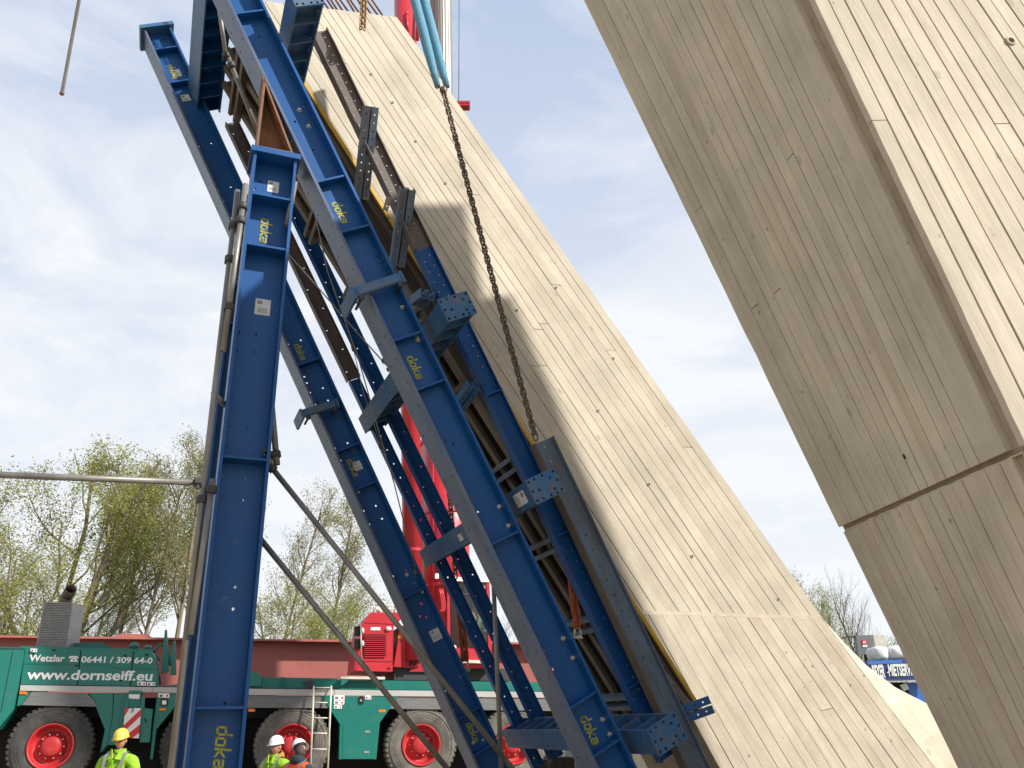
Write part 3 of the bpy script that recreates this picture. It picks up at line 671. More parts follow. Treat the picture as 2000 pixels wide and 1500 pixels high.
# ---- small steel pieces
def channel(name, label, p0, p1, side, w_, d_, m, group=None, n=2):
    z = (p1-p0).normalized(); x = (side-z*side.dot(z)).normalized(); y = z.cross(x); Ln = (p1-p0).length
    root = thing(name, frame(p0, x, y, z), label, 'steel channel', group)
    for i in range(n):
        o = (i-(n-1)/2)*(w_/n+.012); ww = w_/n*.5
        t = .04; hs = []
        while t < Ln-.04: hs.append(circ((o, -d_/2, t), .008, X1, Z1, 6)); t += .07
        a = MB(); a.prism([V((o-ww, -d_/2, 0)), V((o+ww, -d_/2, 0)), V((o+ww, -d_/2, Ln)), V((o-ww, -d_/2, Ln))], Y1*.008, hs)
        for s in (-1, 1): a.box(o+s*ww-(.008 if s > 0 else 0), o+s*ww+(0 if s > 0 else .008), -d_/2+.009, d_/2, 0, Ln)
        a.build('channel_profile', m, root)
    return root
SG = 'short channel connectors on the walings'
channel('steel_channel', 'upper dark channel connector crossing the rusty waling near the pier top', onE(705, 388, 6.75), onE(724, 208, 6.25), EA, .12, .1, STEELB, SG)
channel('steel_channel', 'second dark channel connector, crossing the lower end of the rusty waling', onE(775, 518, 6.75), onE(796, 368, 6.25), EA, .12, .1, STEELB, SG)
channel('steel_channel', 'dark blue channel sticking out to the right at the foot of the formwork panel', onE(1300, 1408, 6.35), onE(1388, 1376, 6.2), -EZ, .12, .10, BLUE, SG)
channel('steel_channel', 'small blue channel connector between leaning beam and blue waling at mid height', onE(895, 795, 6.6), onE(925, 752, 6.4), EA, .10, .09, BLUED, SG)
channel('steel_channel', 'small blue connector just above the upper drilled end plate', onE(815, 590, 6.6), onE(835, 575, 6.4), EA, .12, .09, BLUED, SG)
channel('steel_channel', 'small galvanised connector pipe piece clamped on the rusty waling', onE(752, 412, 6.3), onE(760, 385, 6.25), EA, .04, .04, GALV, SG, n=1)
channel('steel_channel', 'small galvanised plate with bolts beside the yellow panel edge at the foot', onE(1352, 1385, 6.6), onE(1296, 1318, 6.6), EA, .05, .04, GALV, SG, n=1)
# clamps around the leaning beams
def clamp(pA, pB, E, label, depth=.06):
    A_, B_ = onE(*pA, E), onE(*pB, E); d = (B_-A_).normalized(); up = d.cross(EE).normalized()
    if up.z < 0: up = -up
    root = thing('beam_clamp', A_, label, 'clamp', 'bolted clamps around the leaning beams')
    a = MB(); a.obox((A_+B_)/2, d*((B_-A_).length/2+.03), EE*.018, up*.038); a.obox((A_+B_)/2-EE*.022, d*((B_-A_).length/2+.02), EE*.003, up*.03); a.build('clamp_bar', BLUED, root, world=True)
    for q, s in ((A_, -1), (B_, 1)):
        a = MB(); a.obox(q+d*s*.045+EE*.17, d*.012, EE*.19, up*.05); a.build('clamp_arm', BLUED, root, world=True)
        a = MB(); a.lathe([(0, .03), (.026, .028), (.026, .0)], q+d*s*.0-up*.055, -EE, 6, False); a.lathe([(.012, -.2), (.012, 0)], q-up*.055, -EE, 8); a.build('bolt', DARKM, root, world=True)
clamp((700, 570), (775, 545), EN-.19, 'blue bolted clamp across the upper middle of the nearest leaning beam')
clamp((598, 806), (650, 790), EFAR-.19, 'dark blue bolted clamp on the farther leaning beam, in front of the sky')

# ---- scaffold tubes and couplers
def coupler(root, p, ax, s=1.0):
    a = MB(); a.lathe([(.030*s, -.024), (.034*s, -.016), (.034*s, .016), (.030*s, .024), (.0205, .024), (.0205, -.024)], p, ax, 12, closed=True)
    up = V((0, 0, 1)) if abs(ax.z) < .8 else V((1, 0, 0)); sd = ax.cross(up).normalized()
    a.obox(p+sd*.042, sd*.014, ax*.018, ax.cross(sd)*.013); a.tube([p+sd*.045-ax.cross(sd)*.024, p+sd*.045+ax.cross(sd)*.05], .006, 6)
    a.obox(p+sd*.045+ax.cross(sd)*.04, sd*.011, ax*.011, ax.cross(sd)*.008)
    a.build('coupler', DARKM, root, world=True)
TG = 'scaffold tubes around the posts'
def tube(name, label, p0, p1, r=.0195, group=TG, coup=(), m=GALV, open_=True):
    root = thing(name, p0, label, 'scaffold tube', group)
    a = MB()
    a.pipe(p0, p1, r, r*.84, 14)
    a.build('tube', m, root, world=True)
    ax = (p1-p0).normalized()
    for t in coup: coupler(root, p0+(p1-p0)*t, ax)
    return root
tube('scaffold_tube', 'tall grey scaffold tube running down the left side of the front post', onE(318, 1640, 5.75), onE(464, 372, 5.75), coup=(.865, .93, .455))
tube('scaffold_tube', 'short upper scaffold tube with open end just left of the post head', onE(436, 686, 5.68), onE(480, 360, 5.68), coup=(.25, .86, .77))
tube('scaffold_tube', 'scaffold tube tucked between the tall tube and the front post at mid height', onE(372, 1240, 5.72), onE(416, 936, 5.72), coup=(.93,))
tube('scaffold_tube', 'pale sunlit horizontal scaffold tube reaching out to the left edge over the trees', onE(-160, 921, 5.62), onE(394, 943, 5.62), coup=(.985,))
tube('scaffold_tube', 'stub of scaffold tube poking left from behind the front post', onE(417, 768, 5.8), onE(446, 798, 6.1))
tube('scaffold_tube', 'short scaffold tube with open end right of the post head', onE(560, 440, 5.95), onE(577, 356, 5.95))
tube('scaffold_tube', 'thin upright scaffold tube on the right of the front post ending in a coupler', onE(541, 908, 6.1), onE(526, 740, 6.1), r=.022, coup=(.12,))
tube('scaffold_tube', 'long diagonal scaffold tube falling right from the coupler past the crane', onE(1010, 1512, 6.35), onE(524, 905, 6.1), coup=(.985,))
tube('scaffold_tube', 'lower diagonal scaffold tube falling right in front of the crane wheels', onE(905, 1540, 6.35), onE(500, 1042, 6.1))
tube('scaffold_tube', 'open scaffold tube end crossing at the right edge of the front post', onE(521, 884, 5.95), onE(531, 900, 6.5), coup=(.05,))
tube('scaffold_tube', 'grey upright tube standing behind the leaning beams in front of the crane cab', onE(979, 1500, 7.1), onE(964, 1140, 7.1))
tube('scaffold_tube', 'bright galvanised tube left of the nearest leaning beam at the top', onE(442, 112, 6.5), onE(420, -40, 6.5), coup=(.02,))
tube('scaffold_tube', 'bent continuation of the bright tube, running down towards the wedge bracket', onE(505, 262, 6.7), onE(446, 112, 6.5), coup=(.9,))
RG = 'thin tie rods and cables in the frame'
def rod(label, pts, r=.006, m=GALV):
    P = [onE(x, y, E) for x, y, E in pts]; root = thing('tie_rod', P[0], label, 'tie rod', RG)
    a = MB(); a.tube(P, r, 6); a.build('rod', m, root, world=True)
    for p in (P[0], P[-1]):
        a = MB(); a.lathe([(0, -.03), (.016, -.03), (.02, 0), (.016, .03), (0, .03)], p, (P[-1]-P[0]).normalized(), 8); a.build('rod_nut', DARKM, root, world=True)
rod('thin tie rod slanting right from the post across the sky gap', [(556, 487, 7.2), (720, 675, 7.2), (905, 880, 7.2)])
rod('steep thin tie rod falling from the leaning beam to the rear blue waling', [(610, 395, 7.0), (640, 530, 7.0), (700, 700, 7.2), (742, 850, 7.4), (770, 945, 7.5), (813, 1118, 7.6)])
rod('hairline tie rod between the rear walings', [(690, 680, 7.5), (708, 760, 7.5), (744, 870, 7.5)], .004)
# loose timbers behind the frame foot
for (x0, y0, x1, y1, D_, lab) in [(1040, 1482, 1068, 1540, 9.5, 'dark timber block on the ground behind the lowest cross beam'), (1072, 1478, 1120, 1540, 9.3, 'pale timber block beside the dark one under the lowest cross beam'), (1100, 1452, 1122, 1500, 9.8, 'white box end showing beneath the leaning beam foot')]:
    p = atD(x0, y0, D_); q = atD(x1, y0, D_); a = MB(); c = (p+q)/2; hw = (q-p).length/2
    a.cbox(-hw, hw, -.2, .2, -.65-0, c.z, .02); o = a.build('timber_block', WOOD if 'dark' in lab else (WHITE if 'white' in lab else WOODL)); o.location = (c.x, c.y, 0)
    tag(o, lab, 'timber block')

# ------------------------------------------------------------------ chains, slings
def link_mesh(p, w_, r, m):
    a = MB(); pts = []; n = 10; hw = w_/2
    for k in range(n):
        t = 2*math.pi*k/n; x = math.cos(t)*hw; z_ = math.sin(t)*hw; z_ += math.copysign(p*.5-hw*.55, math.sin(t)) if abs(math.sin(t)) > .05 else 0
        pts.append(V((x, 0, z_)))
    k = len(pts); vs_ = []; fs = []; m_ = 6
    for i in range(k):
        t = (pts[(i+1) % k]-pts[i-1]).normalized(); s_ = t.cross(Y1).normalized()
        for j in range(m_): w2 = 2*math.pi*j/m_; vs_.append(pts[i]+s_*(r*math.cos(w2))+Y1*(r*math.sin(w2)))
    for i in range(k):
        for j in range(m_): fs.append((i*m_+j, i*m_+(j+1) % m_, ((i+1) % k)*m_+(j+1) % m_, ((i+1) % k)*m_+j))
    a.add(vs_, fs, True); return a.mesh(m)
def chain(label, P, pitch, w_, r, m, hook=False, twin=False):
    root = thing('chain', P[-1], label, 'chain'); me = link_mesh(pitch*1.32, w_, r, m)
    seg = [(P[i+1]-P[i]).length for i in range(len(P)-1)]; tot = sum(seg); nL = int(tot/pitch)
    for k in range(nL):
        s = (k+.5)*pitch; i = 0
        while i < len(seg)-1 and s > seg[i]: s -= seg[i]; i += 1
        p = P[i]+(P[i+1]-P[i])*(s/seg[i]); z_ = (P[i+1]-P[i]).normalized()
        x_ = z_.cross(Y1).normalized(); y_ = z_.cross(x_); ang = (math.pi/2 if k % 2 else 0)+R(35)+.1*math.sin(k)
        x2 = x_*math.cos(ang)+y_*math.sin(ang); y2 = z_.cross(x2)
        place(me, 'chain_link', root, MW[root.name].inverted() @ frame(p, x2, y2, z_))
        if twin: place(me, 'chain_link', root, MW[root.name].inverted() @ frame(p+EA*w_*.9, y2, x2*-1, z_))
    return root
EC_ = 6.05
def sag(p, q, s, n=10): return [p.lerp(q, i/n)+V((0, 0, -s*4*(i/n)*(1-i/n))) for i in range(n+1)]
cA, cB = onE(866, 178, EC_), onE(1047, 858, EC_)
chain('long rusty steel chain hanging across the sunlit pier down to the grey-blue waling', sag(cA, cB, .03), .046, .044, .0078, CHAIN)
chain('short doubled bronze chain dangling over the top edge of the pier', [onE(709, -40, 6.2), onE(705, 58, 6.2)], .034, .032, .006, CHAINR, twin=True)
tbp, tbq = atD(121, 182, 7.2), atD(160, -30, 7.2)
tb_ = thing('threaded_bar', tbp, 'ribbed threaded steel bar hanging alone in the sky at the upper left', 'threaded bar')
a = MB(); n_ = 150; a.tube([tbp.lerp(tbq, i/n_) for i in range(n_+1)], [.0125 if i % 2 else .0155 for i in range(n_+1)], 8, smooth=False); a.build('bar', GALV, tb_, world=True)
a = MB(); a.ell(tbp, .02, .02, .022, 10, 8); a.build('bar_end', RUST, tb_, world=True)
cC = chain('chain hanging in the gap beside the red boom, left of the nearest leaning beam', [onE(874, 925, 9.1), onE(882, 1012, 9.1), onE(890, 1130, 9.1)], .055, .052, .0088, CHAIN)
# blue sling between hook and chain
s = thing('lifting_sling', onE(863, 170, EC_), 'light blue doubled lifting sling running up beside the silver boom tube', 'lifting sling', 'fabric lifting slings')
for dx, e in ((-9, 0), (9, .05)):
    pts = [onE(811+dx+(864-811)*t, -30+200*t, EC_+e*(1-t)) for t in [i/8 for i in range(9)]]
    a = MB(); a.tube(pts, [.046]*5+[.044, .040, .034, .026], 10); a.build('sling_strand', SLINGB, s, world=True)
a = MB(); a.ell(onE(866, 176, EC_), .035, .03, .04); a.build('shackle', CHAIN, s, world=True)
def osling(label, top, bot, E, r):
    t, b_ = onE(*top, E), onE(*bot, E); s = thing('lifting_sling', b_, label, 'lifting sling', 'fabric lifting slings')
    for k, dx in enumerate((-1, 1)):
        pts = [t.lerp(b_, i/12)+EA*dx*r*(1.0-.4*abs(i/12-.5))+EE*.01*math.sin(i*1.7+k) for i in range(13)]
        a = MB(); a.tube(pts, [r*(.85+.18*math.sin(i*2.3+k)) for i in range(13)], 9); a.build('sling_strand', SLINGO, s, world=True)
    q = b_-Z1*.02; a = MB()
    pts = [q+EA*math.cos(R(w_))*r*1.3+Z1*(math.sin(R(w_))*r*1.2) for w_ in range(0, 181, 20)]
    pts = [q+EA*r*1.3-Z1*r*2.4]+pts+[q-EA*r*1.3-Z1*r*2.4]
    a.tube(pts, r*.36, 8); a.tube([q+EA*r*2-Z1*r*2.4, q-EA*r*2-Z1*r*2.4], r*.5, 8); a.lathe([(0, .012), (r*.75, .01), (r*.75, -.03)], q-Z1*r*2.4-EE*.03, -EE, 10)
    a.build('shackle', BOLT, s, world=True)
osling('orange doubled sling with a shackle hanging in the dark gap beside the nearest leaning beam', (1113, 1100), (1128, 1228), 6.75, .021)
osling('orange sling with a shackle hanging in front of the crane cab', (895, 1150), (908, 1292), 8.6, .026)

# ------------------------------------------------------------------ mobile crane
TY = R(16.0)
tX = V((math.cos(TY), math.sin(TY), 0)); tN = V((-math.sin(TY), math.cos(TY), 0))
Pw = atY(98, 1458, 16.2); GZ = Pw.z-.69
crO = V((Pw.x, Pw.y, GZ)); crM = frame(crO, tX, tN, Z1); crI = crM.inverted()
crane = thing('mobile_crane', crM, 'green and red mobile crane with white lettering parked behind the steel frame', 'mobile crane')
def sd(px, py, off=0.0):                    # pixel -> crane coordinates on the side plane set back by off
    return crI @ hit(px, py, tN, tN.dot(crO)+off)
def poly(mb, px, off, dep): mb.prism([sd(x, y, off) for x, y in px], Y1*dep); return mb
def cpart(name, m, px, off, dep, parent=None):
    a = MB(); poly(a, px, off, dep); return a.build(name, m, parent or crane)
# wheels
def tyre_mesh(dark):
    a = MB(); Rr = .69
    prof = [(.36, .03), (.40, .0), (.47, -.012), (.56, -.014), (.63, .0), (.665, .02), (.675, .06), (.68, .20), (.675, .34), (.64, .40), (.36, .38)]
    a.lathe(prof, (0, 0, 0), Y1, 44)
    for k in range(44):
        t = 2*math.pi*k/44; c, s_ = math.cos(t), math.sin(t); rad = V((c, 0, s_)); tg = V((-s_, 0, c))
        a.obox(rad*.676+Y1*.09, rad*.014, Y1*.07, tg*.03)
        a.obox(rad*.676+Y1*.29, rad*.014, Y1*.07, tg*.03)
        a.obox(rad*.655+Y1*.014, rad*.018, Y1*.008, tg*.026)
    for rr_ in (.50, .54, .60): a.lathe([(rr_-.006, -.012), (rr_, -.02), (rr_+.006, -.012)], (0, 0, 0), Y1, 44)
    return a.mesh(RUBBERD if dark else RUBBER)
TM = {True: tyre_mesh(True), False: tyre_mesh(False)}
a = MB(); a.lathe([(.365, .02), (.372, -.012), (.352, -.014), (.340, .02), (.325, .10), (.30, .16), (.235, .175), (.225, .14), (.165, .135), (.16, .05), (.14, .03), (.06, .022), (.0, .022)], (0, 0, 0), Y1, 40); RIMM = a.mesh(REDR)
a = MB(); a.lathe([(0, -.03), (.014, -.03), (.018, -.02), (.018, .02)], (0, 0, 0), Y1, 6, False); NUTM = a.mesh(BOLT)
for px, py, dk in [(98, 1458, True), (391, 1457, True), (571, 1456, False), (823, 1453, False), (1003, 1452, False)]:
    c = sd(px, py, 0); c.z = .69
    t = place(TM[dk], 'wheel', crane, Matrix.Translation(c))
    rim = place(RIMM, 'rim', t)
    for k in range(10):
        w_ = 2*math.pi*k/10; place(NUTM, 'wheel_nut', t, Matrix.Translation(V((math.cos(w_)*.196, .135, math.sin(w_)*.196))))
# dark chassis behind
x0 = sd(-120, 1400).x; x1 = sd(1200, 1400).x
a = MB(); a.box(x0, x1, .55, 2.2, .16, 1.15); a.box(x0, x1, .30, 2.45, 1.16, 1.5); a.build('chassis', BLACK, crane)
for x in (98, 391, 571, 823, 1003):
    c = sd(x, 1455); a = MB(); a.tube([V((c.x, .3, .69)), V((c.x, 2.45, .69))], .1, 10); a.build('axle', DARKM, crane)
    t = place(TM[True], 'wheel', crane, frame(V((c.x, 2.75, .69)), -X1, -Y1, Z1))
# hood of the carrier engine: three panels, seams between
hy = -.02
def hood(px, m=GREEN): return cpart('hood_panel', m, px, hy, .5)
hood([(50, 1266), (157, 1268), (150, 1338), (40, 1337)])
hood([(159, 1268), (260, 1271), (253, 1340), (152, 1338)])
hood([(262, 1271), (296, 1272), (303, 1285), (307, 1310), (308, 1341), (255, 1340)])
for px in ([(47, 1295), (157, 1297.5), (154, 1298.5), (46, 1297)], [(160, 1297.5), (212, 1297.5), (228, 1304.5), (258, 1305), (258, 1306.5), (226, 1306), (211, 1299), (160, 1299)], [(260, 1305), (306, 1306), (306, 1307.5), (260, 1306.5)]):
    cpart('hood_crease', GREEND, px, hy-.006, .005)
a = MB(); p = [sd(52, 1266, .48), sd(300, 1272, .48)]; a.box(p[0].x, p[1].x, .0, 2.3, p[0].z-.05, p[0].z-.005); a.build('hood_top', GREEN, crane)
cpart('hood_cowl', GREEND, [(140, 1256), (198, 1254), (222, 1267), (222, 1273), (140, 1270)], .55, .9)
cpart('front_body', GREEN, [(-140, 1262), (48, 1264), (45, 1290), (27, 1385), (-5, 1425), (-140, 1425)], -.06, 2.6)
cpart('panel_seam', BLACK, [(24.5, 1271), (25.5, 1271), (2, 1391), (1, 1391)], -.065, .004)
cpart('front_body_lip', GREEND, [(-140, 1262), (48, 1264), (48, 1267), (-140, 1265)], -.075, .014)
for x_, y_ in ((244, 1281), (236, 1329), (150, 1300), (105, 1270), (286, 1279)):
    cpart('hood_latch', BLACK, [(x_-3, y_-1.6), (x_+3, y_-1.6), (x_+3, y_+1.6), (x_-3, y_+1.6)], hy-.008, .006)
for k in range(4): cpart('vent_slot', GREEND, [(60+k*7, 1281+k*0), (62+k*7, 1281), (61.5+k*7, 1276), (59.5+k*7, 1276)], hy-.005, .004) if False else None
# stripe (front and rear lengths) and bodywork below
cpart('side_stripe', STRIPE, [(40, 1338), (297, 1342), (297, 1352), (39, 1349)], -.05, .06)
cpart('side_stripe', STRIPE, [(298, 1342), (480, 1345), (480, 1357), (298, 1352)], -.05, .06)
cpart('side_stripe', STRIPE, [(478, 1345), (653, 1347), (653, 1358), (478, 1357)], -.055, .07)
cpart('side_stripe', STRIPE, [(654, 1347), (1200, 1353), (1200, 1364), (654, 1358)], -.055, .07)
cpart('mudguard', GUARD, [(478, 1358), (655, 1359), (655, 1383), (478, 1382)], -.03, .5)
cpart('mudguard', GUARD, [(745, 1360), (1200, 1365), (1200, 1390), (745, 1384)], -.03, .5)
cpart('mudguard', GUARD, [(62, 1351), (168, 1353), (184, 1367), (188, 1380), (43, 1377)], -.035, .5)
cpart('body_skirt', GREEN, [(38, 1351), (60, 1351), (42, 1377), (33, 1379)], -.03, .4)
cpart('body_skirt', GREEN, [(172, 1353), (221, 1353), (219, 1400), (209, 1455), (196, 1470), (205, 1425), (188, 1382), (186, 1368)], -.03, .4)
cpart('body_skirt', GREEN, [(223, 1353), (252, 1353), (244, 1455), (210, 1455), (220, 1400)], -.025, .4)
cpart('body_skirt', GREEN, [(308, 1352), (352, 1354), (338, 1384), (305, 1425), (298, 1483), (293, 1483), (300, 1410)], -.03, .4)
# amber markers and small decals
for px in ([(38, 1350.5), (52, 1350.8), (52, 1356), (38, 1355.5)], [(311.5, 1383), (324, 1383), (324, 1388), (311.5, 1388)], [(485, 1384), (498, 1384.5), (498, 1390), (485, 1390)], [(740, 1386), (753, 1386), (753, 1391), (740, 1391)]):
    cpart('marker_light', ORANGE, px, -.05, .04)
for px in ([(60, 1266.5), (73, 1267), (72, 1274), (60, 1273)], [(268, 1331), (285, 1331.5), (285, 1339), (268, 1338.5)], [(287, 1332), (303, 1332.5), (303, 1339.5), (287, 1339)], [(309, 1354), (331, 1354.5), (331, 1363), (309, 1362)],
           [(652, 1358), (673, 1358), (673, 1367), (652, 1367)], [(652, 1368), (673, 1368), (672, 1376), (652, 1376)], [(652, 1377), (668, 1377), (668, 1384), (652, 1384)], [(713, 1358.5), (725, 1358.5), (725, 1366), (713, 1366)]):
    o = cpart('warning_decal', WHITE, px, -.058, .006)
    c = [(px[0][0]+(px[2][0]-px[0][0])*f_, px[0][1]+(px[2][1]-px[0][1])*g_) for f_, g_ in ((.12, .3), (.4, .3), (.4, .8), (.12, .8))]
    cpart('decal_print', PRINT, c, -.060, .002, o)
    c = [(px[0][0]+(px[2][0]-px[0][0])*f_, px[0][1]+(px[2][1]-px[0][1])*g_) for f_, g_ in ((.7, .35), (.9, .35), (.9, .75), (.7, .75))]
    cpart('decal_mark', SIGNR, c, -.060, .002, o)
o = cpart('work_lamp', BLACK, [(314, 1365.5), (327, 1366), (327, 1378), (314, 1377.5)], -.06, .05)
cpart('lamp_lens', LAMP, [(316.5, 1368), (325, 1368), (325, 1376), (316.5, 1376)], -.064, .006, o)
# hood lettering
def text_mesh(body, size, off, shear=0.0, spacing=1.0):
    cu = bpy.data.curves.new('t', 'FONT'); cu.body = body; cu.size = size; cu.offset = off; cu.shear = shear; cu.space_character = spacing; cu.extrude = .0015; cu.resolution_u = 3
    o = bpy.data.objects.new('t', cu); COL.objects.link(o); bpy.context.view_layer.update()
    me = bpy.data.meshes.new_from_object(o.evaluated_get(bpy.context.evaluated_depsgraph_get())); bpy.data.objects.remove(o); bpy.data.curves.remove(cu)
    return me
def fit_text(body, parent, O, ux, uy, w_, h_, m, name='lettering', off=.012, shear=0.0, spacing=1.0):
    me = text_mesh(body, 1.0, off, shear, spacing); me.materials.clear(); me.materials.append(m)
    xs = [v.co.x for v in me.vertices]; ys = [v.co.y for v in me.vertices]; sx_, sy_ = w_/(max(xs)-min(xs)), h_/(max(ys)-min(ys)); x0_, y0_ = min(xs), min(ys); nz = ux.cross(uy).normalized()
    for v in me.vertices:
        p = O+ux*((v.co.x-x0_)*sx_)+uy*((v.co.y-y0_)*sy_)+nz*v.co.z; v.co = p
    return place(me, name, parent)
def hood_text(body, bl, br, hpx, m=WHITE, off=.022, shear=0.0, sp=1.0, z=hy-.003):
    p, q = sd(*bl, z), sd(*br, z); u = (q-p).normalized(); return fit_text(body, crane, p, u, Y1.cross(-u) if False else (-Y1).cross(u), (q-p).length, (sd(bl[0], bl[1]-hpx, z)-p).length, m, off=off, shear=shear, spacing=sp)
hood_text('Wetzlar', (56, 1291.5), (125, 1292.5), 13, off=.022)
hood_text('06441 / 309 64-0', (158, 1294), (297, 1296.5), 12.5, off=.022)
hood_text('www.dornseiff.eu', (51, 1327), (297, 1330), 20, off=.023, shear=.02, sp=.98)
ph = MB()   # telephone sign
def pz(pts): ph.prism([sd(x, y, hy-.004) for x, y in pts], Y1*.0015)
pz([(134.5, 1283.5), (137, 1281.2), (150, 1281.2), (153, 1283.5), (153, 1286), (149.5, 1286), (149, 1284.5), (138.5, 1284.5), (138, 1286), (134.5, 1286)])
ph.prism([sd(x, y, hy-.004) for x, y in [(140, 1285.5), (148, 1285.5), (149.5, 1288), (152.5, 1292.5), (135.5, 1292.3), (138.5, 1288)]], Y1*.0015, [[sd(144+2.1*math.cos(k), 1289.3+1.7*math.sin(k), hy-.004) for k in [i*math.pi/4 for i in range(8)]]])
ph.build('telephone_sign', WHITE, crane)
# outrigger with striped board
cpart('outrigger_post', GREEN, [(252, 1349), (276, 1349), (273, 1382), (247, 1382)], -.10, .3)
cpart('outrigger_box', GREEN, [(276, 1382), (298, 1385), (292, 1450), (273, 1450)], -.12, .35)
cpart('outrigger_bracket', GREEN, [(247, 1364), (252, 1362), (250, 1383), (242, 1383)], -.12, .05)
cpart('outrigger_bracket', GREEN, [(276, 1360), (283, 1362), (282, 1384), (274, 1384)], -.12, .05)
bd = cpart('striped_board', WHITE, [(244, 1383), (276, 1383), (271, 1442), (240, 1441)], -.17, .03)
for px in ([(244, 1383), (253, 1383), (242.5, 1400), (243, 1397)], [(241.5, 1417), (275.8, 1384.5), (275, 1398), (240.9, 1430)], [(240.8, 1441), (274, 1414), (272.6, 1431), (258, 1441.6)]):
    cpart('stripe', SIGNR, px, -.173, .003, bd)
cpart('board_sticker', WHITE, [(252, 1356), (273, 1356.5), (272, 1365), (251, 1364)], -.104, .004)
p = sd(254.5, 1391.5, -.175); fit_text('3', bd, p, X1, Z1, .05, .075, PRINT, 'number', off=.004)
cpart('box_handle', BLACK, [(281, 1404), (283, 1403), (287, 1411), (285.5, 1412)], -.13, .01)
# centre box with door
cb = cpart('side_box', GREEN, [(628, 1359), (778, 1361), (742, 1411), (735, 1483), (662, 1483), (664, 1414)], -.045, .45)
dr = cpart('side_door', GREEN, [(670.5, 1416), (732, 1416), (730, 1482), (668.5, 1482)], -.052, .006)
cpart('door_latch', BOLT, [(713, 1427), (723, 1427), (723, 1431), (713, 1431)], -.06, .008, dr)
cpart('door_latch', BOLT, [(711, 1467), (721, 1467), (721, 1471), (711, 1471)], -.06, .008, dr)
a = MB(); c = sd(705, 1368, -.052); a.prism([c+V((math.cos(k)*.055, 0, math.sin(k)*.055+(.025 if math.sin(k) > 0 else -.025))) for k in [i*math.pi/8 for i in range(16)]], Y1*.008); hh = a.build('recessed_handle', BLACK, crane)
a = MB(); a.obox(c-Y1*.004, X1*.02, Y1*.004, Z1*.02); a.build('handle_grip', BOLT, hh)
# deck structures
cpart('deck_edge', GREEN, [(478, 1322), (660, 1325), (660, 1345), (478, 1344)], .12, .4)
cpart('deck_edge', GREEN, [(660, 1328), (1200, 1334), (1200, 1352), (660, 1346)], .12, .4)
cpart('deck_block', GREEN, [(480, 1320), (485, 1320), (488, 1313), (503, 1313), (505, 1319), (510, 1320), (510, 1340), (480, 1340)], .05, .3)
for x in (553, 556): cpart('deck_rib', GREEN, [(x-2.5, 1322), (x-.5, 1322), (x-.5, 1345), (x-2.5, 1345)], .06, .06)
cpart('deck_shelf', IVORY, [(666, 1321), (752, 1322), (752, 1327), (666, 1326)], -.02, .35)
cpart('shelf_bracket', GREEN, [(666, 1327), (679, 1327), (679, 1331), (669, 1338), (666, 1338)], -.01, .04)
cpart('deck_step', GREEN, [(312, 1341), (372, 1333), (380, 1338), (380, 1345), (318, 1345)], .1, .3)
cpart('hose_bundle', DARKM, [(592, 1331), (610, 1328), (614, 1340), (600, 1344)], .08, .08)
cpart('hose_bundle', DARKM, [(300, 1310), (312, 1318), (315, 1335), (308, 1340)], .3, .1)
for px in ([(322, 1230), (325.5, 1230), (330, 1311), (314, 1316)], [(338, 1251), (342, 1251), (344, 1318), (332, 1318)]): cpart('boom_rest_stake', GREEN, px, .45, .12)
a = MB(); a.tube([sd(300, 1275, .5), sd(312, 1258, .55), sd(328, 1262, .5), sd(333, 1300, .45)], .025, 8); a.build('green_rail', GREEN, crane)
a = MB(); c = sd(262, 1262, .8); a.ell(c, .09, .09, .07); a.ell(c+V((.25, 0, -.02)), .07, .07, .05); a.build('filler_caps', GREEN, crane)
# ladder
lad = MB()
def lp(px, py, off): return sd(px, py, off)
for xt, xb in ((613, 606), (647, 640)): lad.tube([lp(xt, 1340, -.10), lp(xt-.5, 1350, -.16), lp(xb, 1505, -.34)], .018, 8)
ld = lad.build('ladder', IVORY, crane)
for y in (1343, 1372, 1402, 1432, 1463):
    t = (y-1340)/165; a = MB(); a.tube([lp(613-7*t, y, -.10-.24*t), lp(647-7*t, y+.5, -.10-.24*t)], .013, 6); a.build('rung', IVORY, ld)
# exhaust
ex_ = cpart('exhaust_shield', MESHM, [(85, 1176), (143, 1177), (131, 1265), (70, 1265)], .3, .012)
a = MB(); q = [sd(143.5, 1177, .3), sd(131.5, 1265, .3)]; a.prism([q[1], q[0], q[0]+Y1*.5+X1*.1, q[1]+Y1*.5+X1*.1], X1*.01); a.build('shield_side', MESHM, ex_)
def perf():
    a = MB(); n = 16; k = 26; A_, B_, C_, D_ = sd(86, 1177, .297), sd(142, 1178, .297), sd(130.5, 1264, .297), sd(71, 1264, .297)
    for j in range(k):
        for i in range(n):
            u = (i+.5+(.5 if j % 2 else 0))/(n+.5); t = (j+.5)/k; c = A_.lerp(B_, u).lerp(D_.lerp(C_, u), t); r_ = .0125
            a.add([c+V((r_*math.cos(w_), 0, r_*math.sin(w_))) for w_ in [i2*math.pi/3 for i2 in range(6)]], [tuple(range(6))])
    return a
o = perf().build('perforation', DARKM, ex_); o['kind'] = 'stuff'
a = MB(); a.pipe(sd(126, 1185, .55), sd(130, 1162, .55), .105, .095, 18); a.pipe(sd(130, 1166, .55), sd(139, 1150, .36), .105, .095, 18); a.build('exhaust_pipe', RUSTD, crane)
a = MB(); a.tube([sd(100, 1270, .6), sd(112, 1180, .6)], .16, 14); a.build('silencer', RUSTD, crane)
